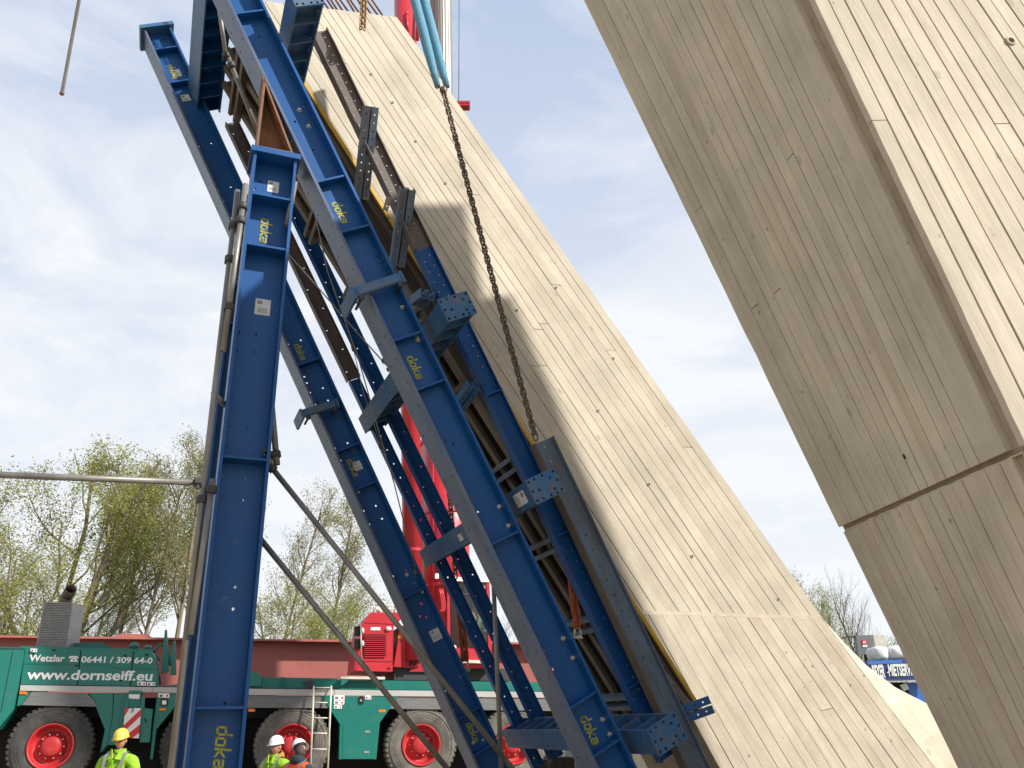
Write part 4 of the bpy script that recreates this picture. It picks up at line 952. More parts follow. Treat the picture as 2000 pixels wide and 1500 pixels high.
# superstructure: house, boom, cab
house = cpart('superstructure', RED, [(709, 1215), (724, 1196), (779, 1196), (783, 1210), (768, 1226), (767, 1312), (695, 1310), (699, 1262)], .35, 1.6)
cpart('house_side', RED, [(783, 1222), (830, 1226), (846, 1268), (820, 1300), (800, 1305), (769, 1302)], .5, 1.3)
for k in range(11):
    y = 1241.5+k*4; cpart('grille_slat', GREEND if False else RED, [(711, y), (753, y), (753, y+1.6), (711, y+1.6)], .315, .03, house)
cpart('grille_recess', BLACK, [(710, 1239), (754, 1239), (754, 1282), (710, 1282)], .342, .005, house)
for px in ([(769, 1227), (770, 1227), (768.5, 1311), (767.5, 1311)], [(700, 1291), (768, 1292), (768, 1292.7), (700, 1291.7)], [(712, 1216), (768, 1219), (768, 1219.7), (712, 1216.7)]): cpart('panel_seam', BLACK, px, .343, .008, house)
for x_, y_ in ((716, 1303), (757, 1304)): cpart('door_hinge', BLACK, [(x_, y_), (x_+5, y_), (x_+5, y_+3), (x_, y_+3)], .34, .012, house)
cpart('warning_decal', YELLOW, [(778, 1240), (785, 1240), (785, 1247), (778, 1247)], .49, .012, house)
a = MB(); a.tube([sd(790, 1230, .42), sd(806, 1246, .36), sd(812, 1278, .38), sd(800, 1300, .42)], .02, 6); a.tube([sd(796, 1228, .42), sd(814, 1246, .36), sd(820, 1276, .38), sd(808, 1300, .42)], .016, 6); a.build('hydraulic_hose', BLACK, house)
a = MB(); a.ell(sd(759, 1228, .33), .06, .04, .045); a.build('house_lamp', LAMP, house)
cpart('house_plate', WHITE, [(724, 1225), (743, 1225), (743, 1231), (724, 1231)], .34, .008, house)
cpart('house_corner', RED, [(694, 1262), (700, 1262), (697, 1308), (692, 1308)], .3, .05, house)
for y in (1223, 1248):
    m_ = cpart('rear_lamp', BLACK, [(693.5, y), (706, y), (706, y+18), (693.5, y+18)], .25, .15, house)
    a = MB(); a.ell(sd(708, y+9, .3), .035, .06, .06); a.build('lamp_cover', LAMP, m_)
a = MB(); a.tube([sd(704.5, 1216, .22), sd(705.5, 1270, .22), sd(708, 1292, .25)], .012, 6); a.build('mirror_rail', BOLT, house)
for p_, q_ in (((730, 1196), (730, 1178)), ((752, 1196), (752, 1180)), ((770, 1196), (771, 1180)), ((730, 1181), (771, 1183)), ((730, 1188), (771, 1190))):
    a = MB(); a.tube([sd(*p_, .6), sd(*q_, .6)], .016, 6); a.build('handrail', IVORY, house)
a = MB(); a.tube([sd(740, 1193, .6), sd(738, 1187, .55)], .05, 8); a.build('beacon', LAMP, house)
cpart('turntable', DARKM, [(770, 1303), (1000, 1306), (1000, 1330), (770, 1328)], .6, 1.4)
# telescopic boom: leans a little left as it rises
def cpoint(px, py, off): return crI @ hit(px, py, tN, tN.dot(crO)+off)
OB = .95
def boom_sec(name, xa, ya, xb, yb, wa, wb, m, off=OB, ribs=()):
    p, q = cpoint(xa, ya, off), cpoint(xb, yb, off); z = (q-p).normalized(); x = (X1-z*X1.dot(z)).normalized(); y = z.cross(x); a = MB()
    pr = [(-.5*math.cos(i*math.pi/12), -.05-.45*math.sin(i*math.pi/12)) for i in range(13)]+[(.5, .5), (-.5, .5)]
    A_ = [p+x*u*wa+y*v*wa for u, v in pr]; B_ = [q+x*u*wb+y*v*wb for u, v in pr]; n = len(pr)
    a.add(A_+B_, [tuple(range(n)), tuple(range(2*n-1, n-1, -1))]+[(i, (i+1) % n, n+(i+1) % n, n+i) for i in range(n)])
    a.sm[-n:] = [True]*12+[False]*(n-12); bo = a.build(name, m, crane)
    for t in ribs:
        c = p.lerp(q, t); ww = (wa+(wb-wa)*t)*1.05; r_ = MB(); r_.prism([c+x*u*ww+y*v*ww for u, v in pr], z*.06); r_.build('boom_collar', m, bo)
    return bo
zc0 = 17.0
boom_sec('boom_base', 872, 1290, 871, 850, 1.0, 1.0, RED, ribs=(.02, .3, .62, .97))
p_, q_ = cpoint(869, 860, OB), cpoint(860, -70, OB); ax_ = (q_-p_).normalized(); ln_ = (q_-p_).length
a = MB(); n = 26; rr_ = (cpoint(881, 100, OB)-cpoint(839, 100, OB)).length/2; u_ = ax_.cross(Y1).normalized(); v_ = ax_.cross(u_); vs_ = []
for c_ in (p_, q_):
    for k in range(2*n): w_ = math.pi*k/n; r2_ = rr_*(1 if k % 2 else .975); vs_.append(c_+u_*math.cos(w_)*r2_+v_*math.sin(w_)*r2_)
a.add(vs_, [(i, (i+1) % (2*n), 2*n+(i+1) % (2*n), 2*n+i) for i in range(2*n)]); a.build('silver_boom_tube', SILVER, crane)
boom_sec('boom_jib', 809, 1290, 792, -60, .34, .56, RED, OB-.45, ribs=(.12, .3))
a = MB(); a.tube([cpoint(815, 78, OB-.75), cpoint(821, -40, OB-.75)], .05, 8); a.build('jib_rail', REDR, crane)
a = MB(); a.ell(cpoint(794, 25, OB-.76), .05, .03, .05); a.tube([cpoint(794, 30, OB-.76), cpoint(797, 62, OB-.76)], .03, 6); a.build('jib_pin', RED, crane)
for xa_, xb_ in ((846, 846), (884, 883), (897, 896)):
    a = MB(); a.tube([cpoint(xa_, 1180, OB-.47-(.02 if xa_ < 860 else -.02)), cpoint(xb_, 862, OB-.47-(.02 if xa_ < 860 else -.02))], .014, 6); a.build('boom_weld_rib', REDR if xa_ > 890 else RED, crane)
a = MB(); a.tube([cpoint(905, 1200, OB-.42), cpoint(903, 870, OB-.42)], .02, 6); a.build('boom_cable', BLACK, crane)
for x_, y_ in ((850, 1120), (856, 1010), (800, 1150)): cpart('boom_decal', WHITE, [(x_, y_), (x_+7, y_), (x_+7, y_+10), (x_, y_+10)], OB-.56, .004)
a = MB(); a.tube([cpoint(830, 850, OB-.5), cpoint(829, 800, OB-.5)], .06, 10); a.build('boom_rope_guide', BOLT, crane)
for k in range(3):
    a = MB(); pts = [cpoint(858+k*3+5*math.sin(t*3.1), 1150+t*45+12*math.sin(t*math.pi), OB-.65) for t in [i/8 for i in range(9)]]; a.tube(pts, .02, 6); a.build('hydraulic_hose', RED, crane)
cpart('boom_foot', RED, [(836, 1190), (868, 1205), (880, 1270), (870, 1312), (800, 1312), (812, 1270)], .55, .9)
# cab
co = .35
cab = cpart('cab_floor', RED, [(875, 1265), (960, 1268), (962, 1306), (872, 1304)], co, 1.1)
cpart('cab_roof', WHITE, [(873, 1126), (956, 1129), (957, 1137), (873, 1134)], co-.02, 1.15, cab)
for px in ([(873, 1136), (878, 1136), (880, 1268), (874, 1268)], [(950, 1137), (956, 1137), (961, 1268), (954, 1268)]): cpart('cab_pillar', RED, px, co, .08, cab)
for px in ([(873, 1136), (878, 1136), (880, 1268), (874, 1268)], [(950, 1137), (956, 1137), (961, 1268), (954, 1268)]): cpart('cab_pillar', RED, px, co+1.02, .08, cab)
cpart('cab_bar', DARKM, [(878, 1158), (952, 1160), (952, 1163), (878, 1161)], co+.01, .03, cab)
cpart('cab_window', GLASS, [(879, 1137), (950, 1138), (953, 1267), (881, 1266)], co+.03, .012, cab)
cpart('cab_back', DARKM, [(879, 1150), (950, 1150), (953, 1267), (881, 1266)], co+1.08, .012, cab)
cpart('cab_seat', BLACK, [(908, 1230), (936, 1230), (938, 1266), (906, 1266)], co+.6, .3, cab)
a = MB(); a.ell(sd(886, 1264, co-.03), .06, .03, .045); a.build('cab_lamp', LAMP, cab)
cpart('cab_ledge', IVORY, [(885, 1288), (962, 1290), (962, 1296), (885, 1294)], co-.1, .2, cab)
# girder behind the crane
gA, gB = atY(-260, 1243, 20.5), atY(1300, 1258, 23.2)
gA.z = gB.z = (gA.z+gB.z)/2
gx = (gB-gA).normalized(); gy = Z1.cross(gx)
gird = thing('bridge_girder', frame(V((gA.x, gA.y, 0)), gx, gy, Z1), 'long red oxide steel bridge girder lying behind the crane', 'steel girder')
Lg = (gB-gA).length; zt_ = gA.z
a = MB(); a.box(0, Lg, -.32, .32, zt_-.045, zt_); a.build('flange', GIRD, gird)
a = MB(); a.box(0, Lg, -.32, .32, zt_-1.95, zt_-1.9); a.build('flange', GIRD, gird)
a = MB(); a.box(0, Lg, -.012, .012, zt_-1.899, zt_-.046); a.build('web', GIRD, gird)
for k in range(1, 8):
    a = MB(); a.box(Lg*k/8-.01, Lg*k/8+.01, -.28, -.0125, zt_-1.898, zt_-.047)
    if k not in (2, 3, 4): a.build('stiffener', GIRD, gird)
a = MB(); xx_ = (atY(250, 1246, 21).x-gA.x)/gx.x; a.box(xx_-.36, xx_+.36, -.25, .25, zt_+.001, zt_+.05); a.box(xx_-.30, xx_+.30, -.2, .2, zt_+.0505, zt_+.085); a.build('bearing_plate', GIRD, gird)
for x_ in (.6, Lg*.33, Lg*.66, Lg-.6):
    a = MB(); a.box(x_-.5, x_+.5, -.3, .3, .0, zt_-1.951); a.build('support_block', WOODL, gird)

# red hook block beyond the pier
hk = thing('hook_block', atY(905, 204, 34), 'small red hook block hanging on a thin rope beside the silver boom tube', 'hook block')
a = MB(); c = atY(905, 204, 34); k_ = (atY(918, 204, 34)-c).length
a.obox(c, X1*k_, Y1*.2, Z1*.06); a.obox(c-Z1*.16, X1*k_*.9, Y1*.2, Z1*.05); a.obox(c+X1*k_*.6-Z1*.08, X1*k_*.35, Y1*.16, Z1*.16); a.obox(c-X1*k_*.6-Z1*.08, X1*k_*.2, Y1*.14, Z1*.05); a.build('block_body', RED, hk, world=True)
a = MB(); a.tube([c-X1*k_*.7, atY(897, -60, 34)], .018, 5); a.build('rope', DARKM, hk, world=True)

# ------------------------------------------------------------------ people
def skin_mesh(verts, edges, rad, sub=1):
    bm = bmesh.new(); lay = bm.verts.layers.skin.verify(); vv = []
    for c, r_ in zip(verts, rad):
        v = bm.verts.new(c); v[lay].radius = r_ if isinstance(r_, tuple) else (r_, r_); vv.append(v)
    vv[0][lay].use_root = True
    for i, j in edges: bm.edges.new((vv[i], vv[j]))
    me = bpy.data.meshes.new('sk'); bm.to_mesh(me); bm.free()
    o = bpy.data.objects.new('sk', me); COL.objects.link(o)
    o.modifiers.new('s', 'SKIN').use_smooth_shade = True
    su = o.modifiers.new('u', 'SUBSURF'); su.levels = su.render_levels = sub
    bpy.context.view_layer.update()
    res = bpy.data.meshes.new_from_object(o.evaluated_get(bpy.context.evaluated_depsgraph_get()))
    bpy.data.objects.remove(o); bpy.data.meshes.remove(me)
    return res
def add_mesh(mb, me, M=None):
    mb.add([(M @ v.co) if M else v.co.copy() for v in me.vertices], [list(p.vertices) for p in me.polygons], True)
def head_into(mb, c, M):
    n, m_ = 28, 22; vs_, fs = [], []
    for i in range(m_+1):
        th = math.pi*i/m_
        for k in range(n):
            ph = 2*math.pi*k/n; x, y, z = math.sin(th)*math.cos(ph), math.sin(th)*math.sin(ph), math.cos(th)
            fx, fy, fz = x*.076, y*.097, z*.118
            if z < -.1: fx *= 1-.30*min(1, (-.1-z)); fy *= 1-.10*(-.1-z)
            f_ = max(0, -y)
            g_ = lambda x0, z0, sx_, sz_: math.exp(-((x-x0)/sx_)**2-((z-z0)/sz_)**2)*(1 if y < 0 else 0)
            fy -= .026*g_(0, -.22, .13, .15)+.012*g_(0, -.02, .1, .22)          # nose
            fy += .014*(g_(.36, .02, .17, .11)+g_(-.36, .02, .17, .11))          # eye sockets
            fy -= .007*g_(0, .17, .55, .09)                                       # brow
            fy -= .008*(g_(0, -.50, .24, .05)+g_(0, -.60, .22, .05))-.006*g_(0, -.55, .28, .03)   # lips
            fy -= .012*g_(0, -.82, .3, .14)                                       # chin
            fy -= .006*(g_(.5, -.25, .22, .2)+g_(-.5, -.25, .22, .2))
            vs_.append(M @ V((fx, fy, fz)))
    for i in range(m_):
        for k in range(n): k2 = (k+1) % n; fs.append((i*n+k, (i+1)*n+k, (i+1)*n+k2, i*n+k2))
    mb.add(vs_, fs, True)
    for s in (-1, 1):
        e = MB(); e.ell((0, 0, 0), .012, .022, .034, 8, 6); mb.add([M @ (p+V((s*.078, .012, -.005))) for p in e.v], e.f, True)
def person(x, y, z0, yaw, label, jacket, helmet, hood_=None, tilt=(0, 0, 0), extra=None, scale=1.0, beard=None, hel_off=(0, 0, 0), hel_rot=(0, 0), legs=True):
    M0 = Matrix.Translation(V((x, y, z0))) @ Matrix.Rotation(yaw, 4, 'Z') @ Matrix.Scale(scale, 4)
    root = thing('person', M0, label, 'person', None)
    vt = [(0, 0, .96), (0, 0, 1.12), (0, 0, 1.30), (0, .01, 1.44), (0, .005, 1.56), (.15, .01, 1.385), (.225, .02, 1.34), (.29, .03, 1.10), (.28, -.10, .88), (-.15, .01, 1.385), (-.225, .02, 1.34), (-.29, .03, 1.10), (-.28, -.10, .88), (.10, 0, .90), (.115, -.02, .50), (.12, .02, .10), (.13, -.12, .045), (-.10, 0, .90), (-.115, -.02, .50), (-.12, .02, .10), (-.13, -.12, .045), (.272, -.155, .80), (-.272, -.155, .80)]
    ed = [(0, 1), (1, 2), (2, 3), (3, 4), (3, 5), (5, 6), (6, 7), (7, 8), (3, 9), (9, 10), (10, 11), (11, 12), (0, 13), (13, 14), (14, 15), (15, 16), (0, 17), (17, 18), (18, 19), (19, 20), (8, 21), (12, 22)]
    rd = [(.16, .12), (.155, .115), (.17, .12), (.095, .085), .058, .06, .055, .045, .032, .06, .055, .045, .032, .10, .068, .045, .04, .10, .068, .045, .04, .036, .036]
    me = skin_mesh(vt, ed, rd); bm_ = MB(); add_mesh(bm_, me)
    HM = Matrix.Translation(V((0, -.015, 1.655))) @ Matrix.Rotation(tilt[1], 4, 'Z') @ Matrix.Rotation(tilt[2] if len(tilt) > 2 else 0, 4, 'Y') @ Matrix.Rotation(tilt[0], 4, 'X')
    head_into(bm_, None, HM)
    for s in (-1, 1):                       # fingers
        w_ = V((s*.272, -.155, .80))
        for k in range(4):
            b_ = w_+V((s*.004, -.03+.018*k, -.03)); ln = (.07, .08, .075, .058)[k]
            bm_.tube([b_, b_+V((0, -.006, -ln*.45)), b_+V((-s*.012, -.012, -ln*.8)), b_+V((-s*.026, -.014, -ln))], [.0095, .009, .008, .006], 6)
        bm_.tube([w_+V((-s*.01, -.04, .01)), w_+V((-s*.035, -.055, -.025)), w_+V((-s*.035, -.055, -.06))], [.011, .010, .007], 6)
    bm_.mi = []
    for f in bm_.f:
        z_ = sum(bm_.v[i].z for i in f)/len(f); xw = abs(sum(bm_.v[i].x for i in f)/len(f))
        bm_.mi.append(0 if (z_ > 1.47 or (xw > .21 and z_ < .93 and z_ > .6)) else (1 if z_ > .12 else 2))
    body = bm_.build('body', [SKIN, NAVY, BLACK], root)
    # jacket
    jt = [(0, 0, .84), (0, 0, 1.10), (0, 0, 1.30), (0, .012, 1.43), (.15, .012, 1.40), (.24, .02, 1.355), (.305, .03, 1.10), (.29, -.09, .90), (-.15, .012, 1.40), (-.24, .02, 1.355), (-.305, .03, 1.10), (-.29, -.09, .90)]
    je = [(0, 1), (1, 2), (2, 3), (3, 4), (4, 5), (5, 6), (6, 7), (3, 8), (8, 9), (9, 10), (10, 11)]
    jr_ = [(.20, .15), (.195, .145), (.205, .15), (.115, .10), .105, .10, .085, .06, .105, .10, .085, .06]
    me = skin_mesh(jt, je, jr_, 2); jb = MB(); add_mesh(jb, me)
    for i, v in enumerate(jb.v):
        d_ = noise.noise(V((v.x*9, v.y*9, v.z*5)))*.012+noise.noise(V((v.x*22, v.y*22, v.z*16+3)))*.006; jb.v[i] = v+V((v.x, v.y, 0)).normalized()*d_ if (v.x or v.y) else v
    if isinstance(jacket, tuple):
        jb.mi = [1 if abs(sum(jb.v[i].x for i in f)/len(f)) > .235 else 0 for f in jb.f]
    j = jb.build('jacket', list(jacket) if isinstance(jacket, tuple) else jacket, root)
    cm = jacket[0] if isinstance(jacket, tuple) else jacket
    if extra != 'vest':
        a = MB()
        for s in (-1, 1):                   # open pointed collar
            a.prism([V((s*.012, -.145, 1.40)), V((s*.10, -.115, 1.385)), V((s*.105, -.06, 1.50)), V((s*.075, -.075, 1.545)), V((s*.05, -.10, 1.50))], V((s*.006, -.014, .004)))
        a.lathe([(.098, -.05), (.088, .035), (.08, .035), (.085, -.05)], V((0, .02, 1.50)), V((0, -.12, 1)), 20, closed=True)
        a.build('collar', cm, j)
        a = MB(); a.box(-.012, .012, -.162, -.15, .92, 1.39); a.build('zip_placket', cm, j)
        a = MB(); a.box(-.15, -.05, -.172, -.158, 1.24, 1.285); a.build('pocket_flap', cm, j)
    # reflective bands follow the torso
    for s in (-1, 1):
        pts = [V((s*.13, -.155, 1.02)), V((s*.13, -.17, 1.2)), V((s*.135, -.158, 1.33)), V((s*.14, -.11, 1.45)), V((s*.14, -.02, 1.505)), V((s*.14, .09, 1.46)), V((s*.135, .16, 1.33)), V((s*.13, .16, 1.05))]
        a = MB(); vs_ = []; 
        for p in pts: vs_ += [p+V((-.024, 0, 0)), p+V((.024, 0, 0))]
        a.add(vs_, [(2*i, 2*i+1, 2*i+3, 2*i+2) for i in range(len(pts)-1)], True); a.build('reflective_band', REFL, j)
        a = MB(); a.lathe([(.094, -.025), (.094, .025)], V((s*.292, .03, 1.16)), V((s*.12, 0, -1)), 16); a.build('reflective_band', REFL, j)
    if hood_:
        a = MB(); a.lathe([(.085, -.06), (.12, -.02), (.125, .04), (.105, .085), (.092, .08), (.10, .03), (.08, -.04)], V((0, .035, 1.475)), V((0, -.42, 1)), 22, closed=True); a.build('hood', hood_, root)
    if beard:
        a = MB(); e = MB(); e.ell((0, .008, -.03), .085, .108, .115, 20, 14)
        keep = [f for f in e.f if sum(e.v[i].y for i in f)/4 > -.035 or sum(e.v[i].z for i in f)/4 < -.095]
        a.add([HM @ p for p in e.v], keep, True); a.build('hair', beard, root)
    # helmet: dome, ridge, brim, harness
    H2 = HM @ Matrix.Translation(V((0, .006, .050))+V(hel_off)) @ Matrix.Rotation(hel_rot[0], 4, 'X') @ Matrix.Rotation(hel_rot[1], 4, 'Y')
    a = MB(); n, m_ = 28, 10; vs_, fs = [], []
    for i in range(m_+1):
        th = math.pi/2*i/m_
        for k in range(n):
            ph = 2*math.pi*k/n; rx, ry, rz = .108, .132, .125
            ridge = .006*math.exp(-(math.cos(ph)/.18)**2)*math.sin(th)
            vs_.append(V((rx*math.sin(th)**.85*math.cos(ph), ry*math.sin(th)**.85*math.sin(ph), rz*math.cos(th)+ridge)))
    for k in range(n):
        ph = 2*math.pi*k/n; br = .014+.040*max(0, -math.sin(ph))**2; vs_.append(V(((.108+br*.7)*math.cos(ph), (.132+br)*math.sin(ph), -.014-.010*max(0, -math.sin(ph)))))
    for k in range(n):
        ph = 2*math.pi*k/n; vs_.append(V((.10*math.cos(ph), .124*math.sin(ph), -.006)))
    for i in range(m_+2):
        for k in range(n): k2 = (k+1) % n; fs.append((i*n+k, (i+1)*n+k, (i+1)*n+k2, i*n+k2))
    a.add([H2 @ p for p in vs_], fs, True); h_ = a.build('helmet', helmet, root, fix=True)
    a = MB(); a.lathe([(.088, -.03), (.088, .004)], V((0, 0, 0)), Z1, 20); a.v = [H2 @ V((p.x, p.y*1.25, p.z)) for p in a.v]; a.build('helmet_band', DARKM, h_)
    a = MB()
    for s in (-1, 1):                       # eyes and brows
        e = MB(); e.ell((0, 0, 0), .012, .010, .008, 8, 6); a.add([HM @ (p+V((s*.030, -.084, .002))) for p in e.v], e.f, True)
    a.build('eyes', HAIRD, root)
    return root
ZP = -.65
def pp(px, py, D_): return atD(px, py, D_)
h = pp(238, 1437, 12.9)
person(h.x, h.y, ZP-.02, R(-6), 'worker in a lime jacket and yellow helmet standing before the front crane wheel', HIVIS, HELY, tilt=(R(9), R(4)), scale=(h.z-ZP)/1.70, hel_rot=(R(2), R(-4)))
h = pp(541, 1452, 13.4)
person(h.x, h.y, ZP, R(-30), 'worker in a lime jacket, mustard hood and white helmet in front of the crane ladder', HIVIS, HELW, hood_=MUSTARD, tilt=(R(6), R(-6)), scale=(h.z-ZP)/1.70)
h = pp(586, 1458, 12.6)
person(h.x, h.y, ZP, R(148), 'worker in an orange vest and tilted white helmet seen from behind, next to the ladder', (HIORG, NAVY), HELW, hood_=NAVY, tilt=(R(12), R(14), R(24)), extra='vest', scale=(h.z-ZP)/1.70, beard=HAIRD, hel_rot=(R(4), R(14)))
h = crM @ sd(921, 1182, co+.55)
person(h.x, h.y, h.z-1.68, R(20), 'crane operator in a dark shirt and lime vest sitting behind the cab glass', (HIVIS, NAVY), HELW if False else HAIRD, tilt=(R(8), 0), extra='vest', scale=1.0, hel_off=(0, .012, -.018))

# ------------------------------------------------------------------ trees
def tree_meshes(seed, H, spread, nlimb, leaf, lsize, lden, upright=.6, bare=False, multi=1, lowfrac=.28, bark=None, lmat=None, r0=.16, limb=.42, dome=False):
    rr = random.Random(seed); tb = MB(); lb = MB(); leaves = []
    def grow(p, d, ln, r_, lev):
        n = 4 if lev < 2 else 3; pts = [p]; dd = d
        for i in range(n):
            g_ = .035 if lev == 0 and multi == 1 else .14
            dd = (dd+V((rr.gauss(0, g_), rr.gauss(0, g_), rr.gauss(.05, .07)))).normalized(); pts.append(pts[-1]+dd*ln/n)
        if dome:
            out = lambda q: (q.x**2+q.y**2)/(.42*H)**2+((q.z-.64*H)/(.38*H))**2 > 1 and q.z > .5*H
            if lev >= 2 and out(pts[-1]): return
            while len(pts) > 2 and out(pts[-1]): pts.pop()
            n = len(pts)-1
        rs = [max(.0035 if lev >= 3 else .005, r_*(1-.62*i/n)) for i in range(n+1)]
        tb.tube(pts, rs, 7 if lev == 0 else (5 if lev == 1 else 3), cap=False)
        if lev >= 3 or ln < .35:
            for q in pts[1:]:
                leaves.append(q)
            return
        k = {0: nlimb, 1: rr.randint(5, 7), 2: rr.randint(4, 6)}[lev]
        for i in range(k):
            t = (lowfrac if lev == 0 else .25)+(1-(lowfrac if lev == 0 else .25))*(i+rr.random())/k
            f_ = min(t*n, n-.001); ii = int(f_); q = pts[ii].lerp(pts[ii+1], f_-ii)
            ang = rr.uniform(0, 2*math.pi); side = V((math.cos(ang), math.sin(ang), 0))
            nd = (dd*upright+side*spread+V((0, 0, rr.uniform(.0, .5)))).normalized()
            l2 = ln*({0: limb, 1: .52, 2: .5}[lev])*(1.1-.55*t if lev == 0 else rr.uniform(.7, 1.15))
            grow(q, nd, l2, max(.005, rs[min(ii, n)]*.48), lev+1)
        if lev > 0:
            leaves.append(pts[-1])
    for k in range(multi):
        a_ = 2*math.pi*k/multi+rr.random(); off = V((math.cos(a_), math.sin(a_), 0))*(.0 if multi == 1 else .25)
        d0 = (Z1+off*(1.1 if multi > 1 else 0)+V((rr.gauss(0, .04), rr.gauss(0, .04), 0))).normalized()
        grow(off*.6, d0, H*rr.uniform(.86, 1.0), r0*(1 if multi == 1 else .75), 0)
    if not bare:
        for q in leaves:
            if dome and (q.x**2+q.y**2)/(.40*H)**2+((q.z-.66*H)/(.38*H))**2 > 1: continue
            for _ in range(lden if rr.random() > .12 else lden*2):
                c = q+V((rr.gauss(0, .22), rr.gauss(0, .22), rr.gauss(0, .2)-.05)); s_ = lsize*rr.uniform(.6, 1.3)
                u = V((rr.gauss(0, 1), rr.gauss(0, 1), rr.gauss(0, 1))).normalized(); w_ = u.cross(V((rr.gauss(0, 1), rr.gauss(0, 1), rr.gauss(0, 1)))).normalized()
                lb.add([c-u*s_, c+w_*s_*.5, c+u*s_, c-w_*s_*.5], [(0, 1, 2, 3)])
    tm = tb.mesh(bark or BARK, fix=False)
    H = max(v.z for v in (lb.v if dome else tb.v+lb.v))
    return tm, (None if bare else lb.mesh(lmat, fix=False)), H
KIND = {
 'alder': tree_meshes(1, 13.5, .75, 20, 'y', .055, 3, lmat=LEAFG, r0=.15, lowfrac=.34, limb=.27),
 'alder2': tree_meshes(2, 14.0, .7, 19, 'y', .055, 3, lmat=LEAFO, r0=.14, lowfrac=.38, limb=.25),
 'willow': tree_meshes(13, 13.0, .62, 8, 'y', .055, 11, upright=.75, multi=5, lmat=LEAFY, r0=.20, lowfrac=.36, limb=.36, dome=True),
 'bright': tree_meshes(4, 7.5, .7, 12, 'y', .045, 5, multi=3, lmat=LEAFY, r0=.10, lowfrac=.15, limb=.4),
 'bare': tree_meshes(5, 11.5, .42, 15, 'y', .05, 1, upright=.9, bare=True, multi=2, bark=BARKD, r0=.15, lowfrac=.2),
 'slim': tree_meshes(6, 13.0, .7, 18, 'y', .05, 3, lmat=LEAFO, r0=.11, lowfrac=.42, bark=BARK, limb=.20)}
def tree(kind, px, topy, Y, label, rz=0.0, lean_=0.0, wid=1.0):
    tm, lm, H = KIND[kind]
    b_ = atY(px, 1300, Y); gz = .5; zt2 = atY(px, topy, Y).z; s = (zt2-gz)/H
    M = Matrix.Translation(V((b_.x, b_.y, gz-.1))) @ Matrix.Rotation(lean_, 4, 'Y') @ Matrix.Rotation(rz, 4, 'Z') @ Matrix.Diagonal((s*wid, s*wid, s, 1))
    r_ = thing('tree', M, label, 'tree', 'trees beyond the girder')
    place(tm, 'trunk', r_)
    if lm: place(lm, 'crown', r_)
TR_ = [('willow', 118, 858, 42, 'broad many-stemmed willow with a rounded yellow-green top at the left', .3, 0, 1.15),
 ('slim', 205, 875, 46, 'slim thin-leaved tree just right of the rounded willow', 1.2, 0, .9),
 ('alder', 262, 870, 41, 'open-crowned alder standing third from the left behind the green hood', 2.2, .02, .8),
 ('alder2', 330, 830, 40, 'tallest alder left of the front blue post', .5, 0, .9),
 ('slim', 372, 850, 45, 'slim alder partly hidden by the tall scaffold tube', 3.1, 0, .9),
 ('alder', 415, 815, 44, 'alder rising directly behind the front blue post', 4.0, 0, .8),
 ('alder2', 520, 915, 43, 'leaning sparse alder right of the front blue post', 2.5, .13, .75),
 ('slim', 610, 950, 48, 'thin sparse tree between the front post and the farther leaning beam', 1.0, .04, 1.2),
 ('bright', 560, 1105, 37, 'bushy yellow-green willow behind the girder beside the front post', .4, 0, 1.35),
 ('bright', 655, 1120, 44, 'small yellow-green willow to the right of the bushy one', 2.0, 0, 1.0),
 ('bare', 695, 1160, 60, 'distant bare tree left of the red crane house', .2, 0, 1.0),
 ('bright', 15, 1000, 36, 'pale green leafy tree at the far left edge', 1.4, 0, 1.1),
 ('slim', 165, 900, 52, 'thin trunk standing behind the exhaust pipe', .9, 0, .8),
 ('bright', 205, 1120, 47, 'low leafy tree behind the exhaust shield', 5.1, 0, .8),
 ('bare', 1000, 1150, 50, 'bare tree showing between the leaning beam and the crane cab', .7, 0, 1.0),
 ('alder', 1568, 1108, 44, 'green leafy tree just right of the sunlit pier edge', .9, 0, .7),
 ('bright', 1592, 1112, 43, 'leafy yellow-green tree beside the sunlit pier edge, left of the bare ones', .6, 0, .9),
 ('bare', 1628, 1120, 42, 'bare tree in the middle of the gap between the piers', 1.9, 0, .8),
 ('bare', 1712, 1082, 38, 'dark bare tree against the shaded pier edge', 2.7, 0, 1.0),
 ('bright', 1680, 1235, 40, 'low green bush behind the grey cabinet', 2.2, 0, 1.2),
 ('bright', 1610, 1215, 50, 'low green bush under the bare tree', 1.2, 0, 1.0)]
for k in TR_: tree(*k)

# ------------------------------------------------------------------ stored things seen between the piers
YB = 24.0
def bp(px, py, dy=0): return atY(px, py, YB+dy)
tr = thing('rental_trailer', V((bp(1760, 1320).x, YB, 0)), 'dark blue rental trailer board with white lettering between the two piers', 'trailer')
def bpoly(name, m, px, dy, dep, parent): a = MB(); a.prism([bp(x, y, dy) for x, y in px], Y1*dep); return a.build(name, m, parent, world=True)
bpoly('sign_board', BANB, [(1680, 1292), (1830, 1284), (1830, 1327), (1680, 1331)], 0, .08, tr)
bpoly('bottom_rail', STRIPE, [(1690, 1330.5), (1830, 1328.5), (1830, 1331), (1690, 1333)], -.03, .1, tr)
bpoly('top_edge', BLUEM, [(1694, 1291), (1762, 1288), (1762, 1295), (1694, 1298)], -.02, .02, tr)
def btext(body, x0, x1, yb, yt, off):
    p, q = bp(x0, yb, -.03), bp(x1, yb-1, -.03); I = MW[tr.name].inverted(); u = (q-p).normalized(); fit_text(body, tr, I @ p, u, Z1.copy(), (q-p).length, (bp(x0, yt, -.03)-p).length, WHITE, off=off)
btext('BEYER', 1706, 1730, 1325, 1299, .045); btext('-', 1733, 1736, 1315, 1312.5, .05); btext('MIETSERVICE', 1737, 1795, 1321, 1297, .04)
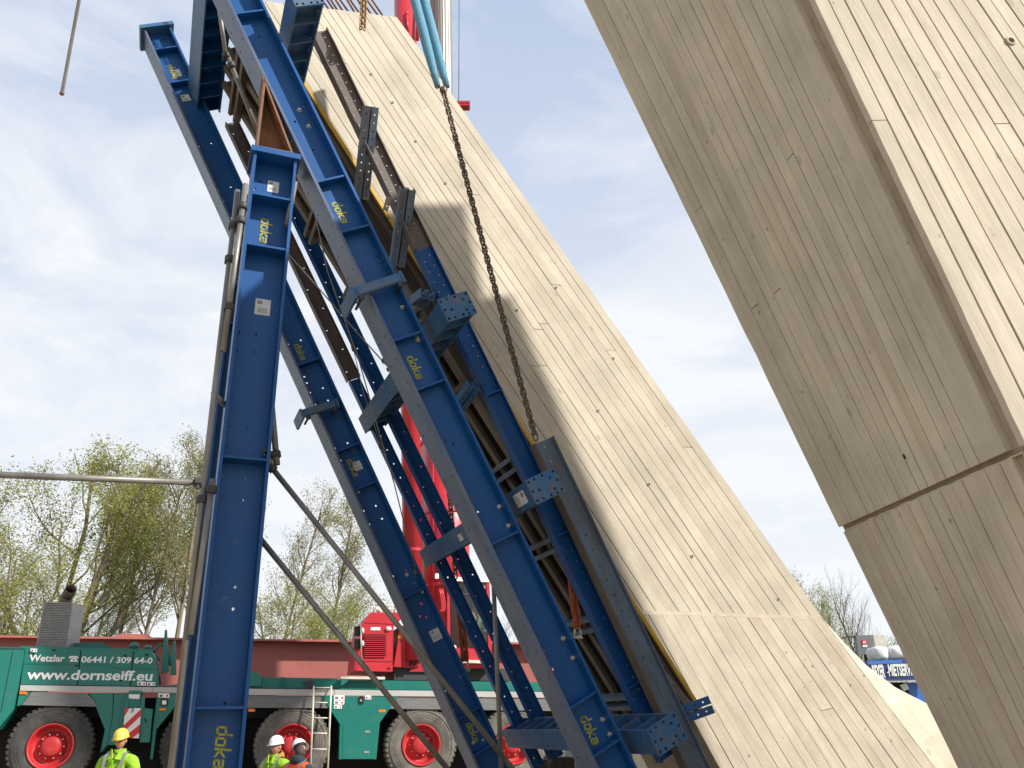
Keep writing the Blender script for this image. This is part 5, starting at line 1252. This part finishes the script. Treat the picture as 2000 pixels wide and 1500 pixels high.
bpoly('machine_body', BLUEM, [(1700, 1334), (1830, 1332), (1830, 1420), (1760, 1420)], .3, .8, tr)
bpoly('dark_opening', BLACK, [(1742, 1333), (1768, 1333), (1762, 1345), (1748, 1346)], .25, .05, tr)
bpoly('wheel_arch', BLACK, [(1760, 1352), (1772, 1346), (1780, 1360), (1778, 1372), (1764, 1366)], .22, .06, tr)
bpoly('step_frame', WHITE, [(1758, 1338), (1770, 1334), (1776, 1345), (1766, 1350)], .2, .05, tr)
a = MB()
for x in (1700, 1800): a.obox(V((bp(x, 1400).x, YB+.4, .35)), X1*.06, Y1*.06, Z1*.5)
a.build('support_leg', DARKM, tr, world=True)
for (x0, x1, y0, y1, lab) in [(1697, 1730, 1264, 1289, 'white woven bulk bag lying on the left of the blue trailer board'), (1727, 1768, 1262, 1288, 'white woven bulk bag lying on the right beside the shaded pier')]:
    a = MB(); c = (bp(x0, y1, .3)+bp(x1, y0, .3))/2; w_ = (bp(x1, y1, .3)-bp(x0, y1, .3)).length/2; h_ = (bp(x0, y0, .3)-bp(x0, y1, .3)).length/2
    a.ell((0, 0, 0), 1, 1, 1, 24, 16)
    for i, v in enumerate(a.v):
        n_ = noise.noise(V((v.x*2.2+x0, v.y*2.2, v.z*2.2)))*.10
        sq = lambda t: math.copysign(abs(t)**.6, t)
        a.v[i] = V((sq(v.x)*w_*(1+n_), sq(v.y)*.35*(1+n_), sq(v.z)*h_*(1+n_)-(.02 if v.z < -.5 else 0)))
    o = a.build('bulk_bag', BAGW); o.location = c; tag(o, lab, 'bulk bag', 'white bulk bags on the trailer')
cabn = thing('control_cabinet', V((bp(1690, 1270, 2).x, YB+2, .4)), 'grey control cabinet on a post with a red and white sign', 'cabinet')
bpoly('cabinet_box', BOXG, [(1672, 1241), (1706, 1240), (1710, 1277), (1677, 1279)], 2, .15, cabn)
bpoly('red_sign', SIGNR, [(1683, 1250), (1693, 1250), (1693.5, 1259), (1683.5, 1259)], 1.985, .012, cabn)
bpoly('sign_symbol', WHITE, [(1686, 1252), (1691, 1252), (1691, 1257), (1686, 1257)], 1.978, .006, cabn)
bpoly('symbol_dot', BLACK, [(1688, 1254), (1689.6, 1254), (1689.6, 1256), (1688, 1256)], 1.974, .003, cabn)
bpoly('white_notice', WHITE, [(1685, 1259.5), (1694, 1259.5), (1694, 1264), (1685, 1264)], 1.985, .012, cabn)
bpoly('cable_arm', DARKM, [(1645, 1245), (1672, 1241), (1672, 1244), (1645, 1248)], 2.1, .05, cabn)
a = MB(); a.tube([V((bp(1690, 1278, 2.2).x, YB+2.2, .4)), bp(1690, 1277, 2.2)], .05, 8); a.build('cabinet_post', DARKM, cabn, world=True)
o = MB(); q = bp(1719, 1262, 1.4); o.cbox(-.165, .165, -.06, .10, -.40, .30, .03); o = o.build('ivory_container', IVORY); o.location = q; tag(o, 'ivory plastic container standing behind the white bulk bags', 'container')
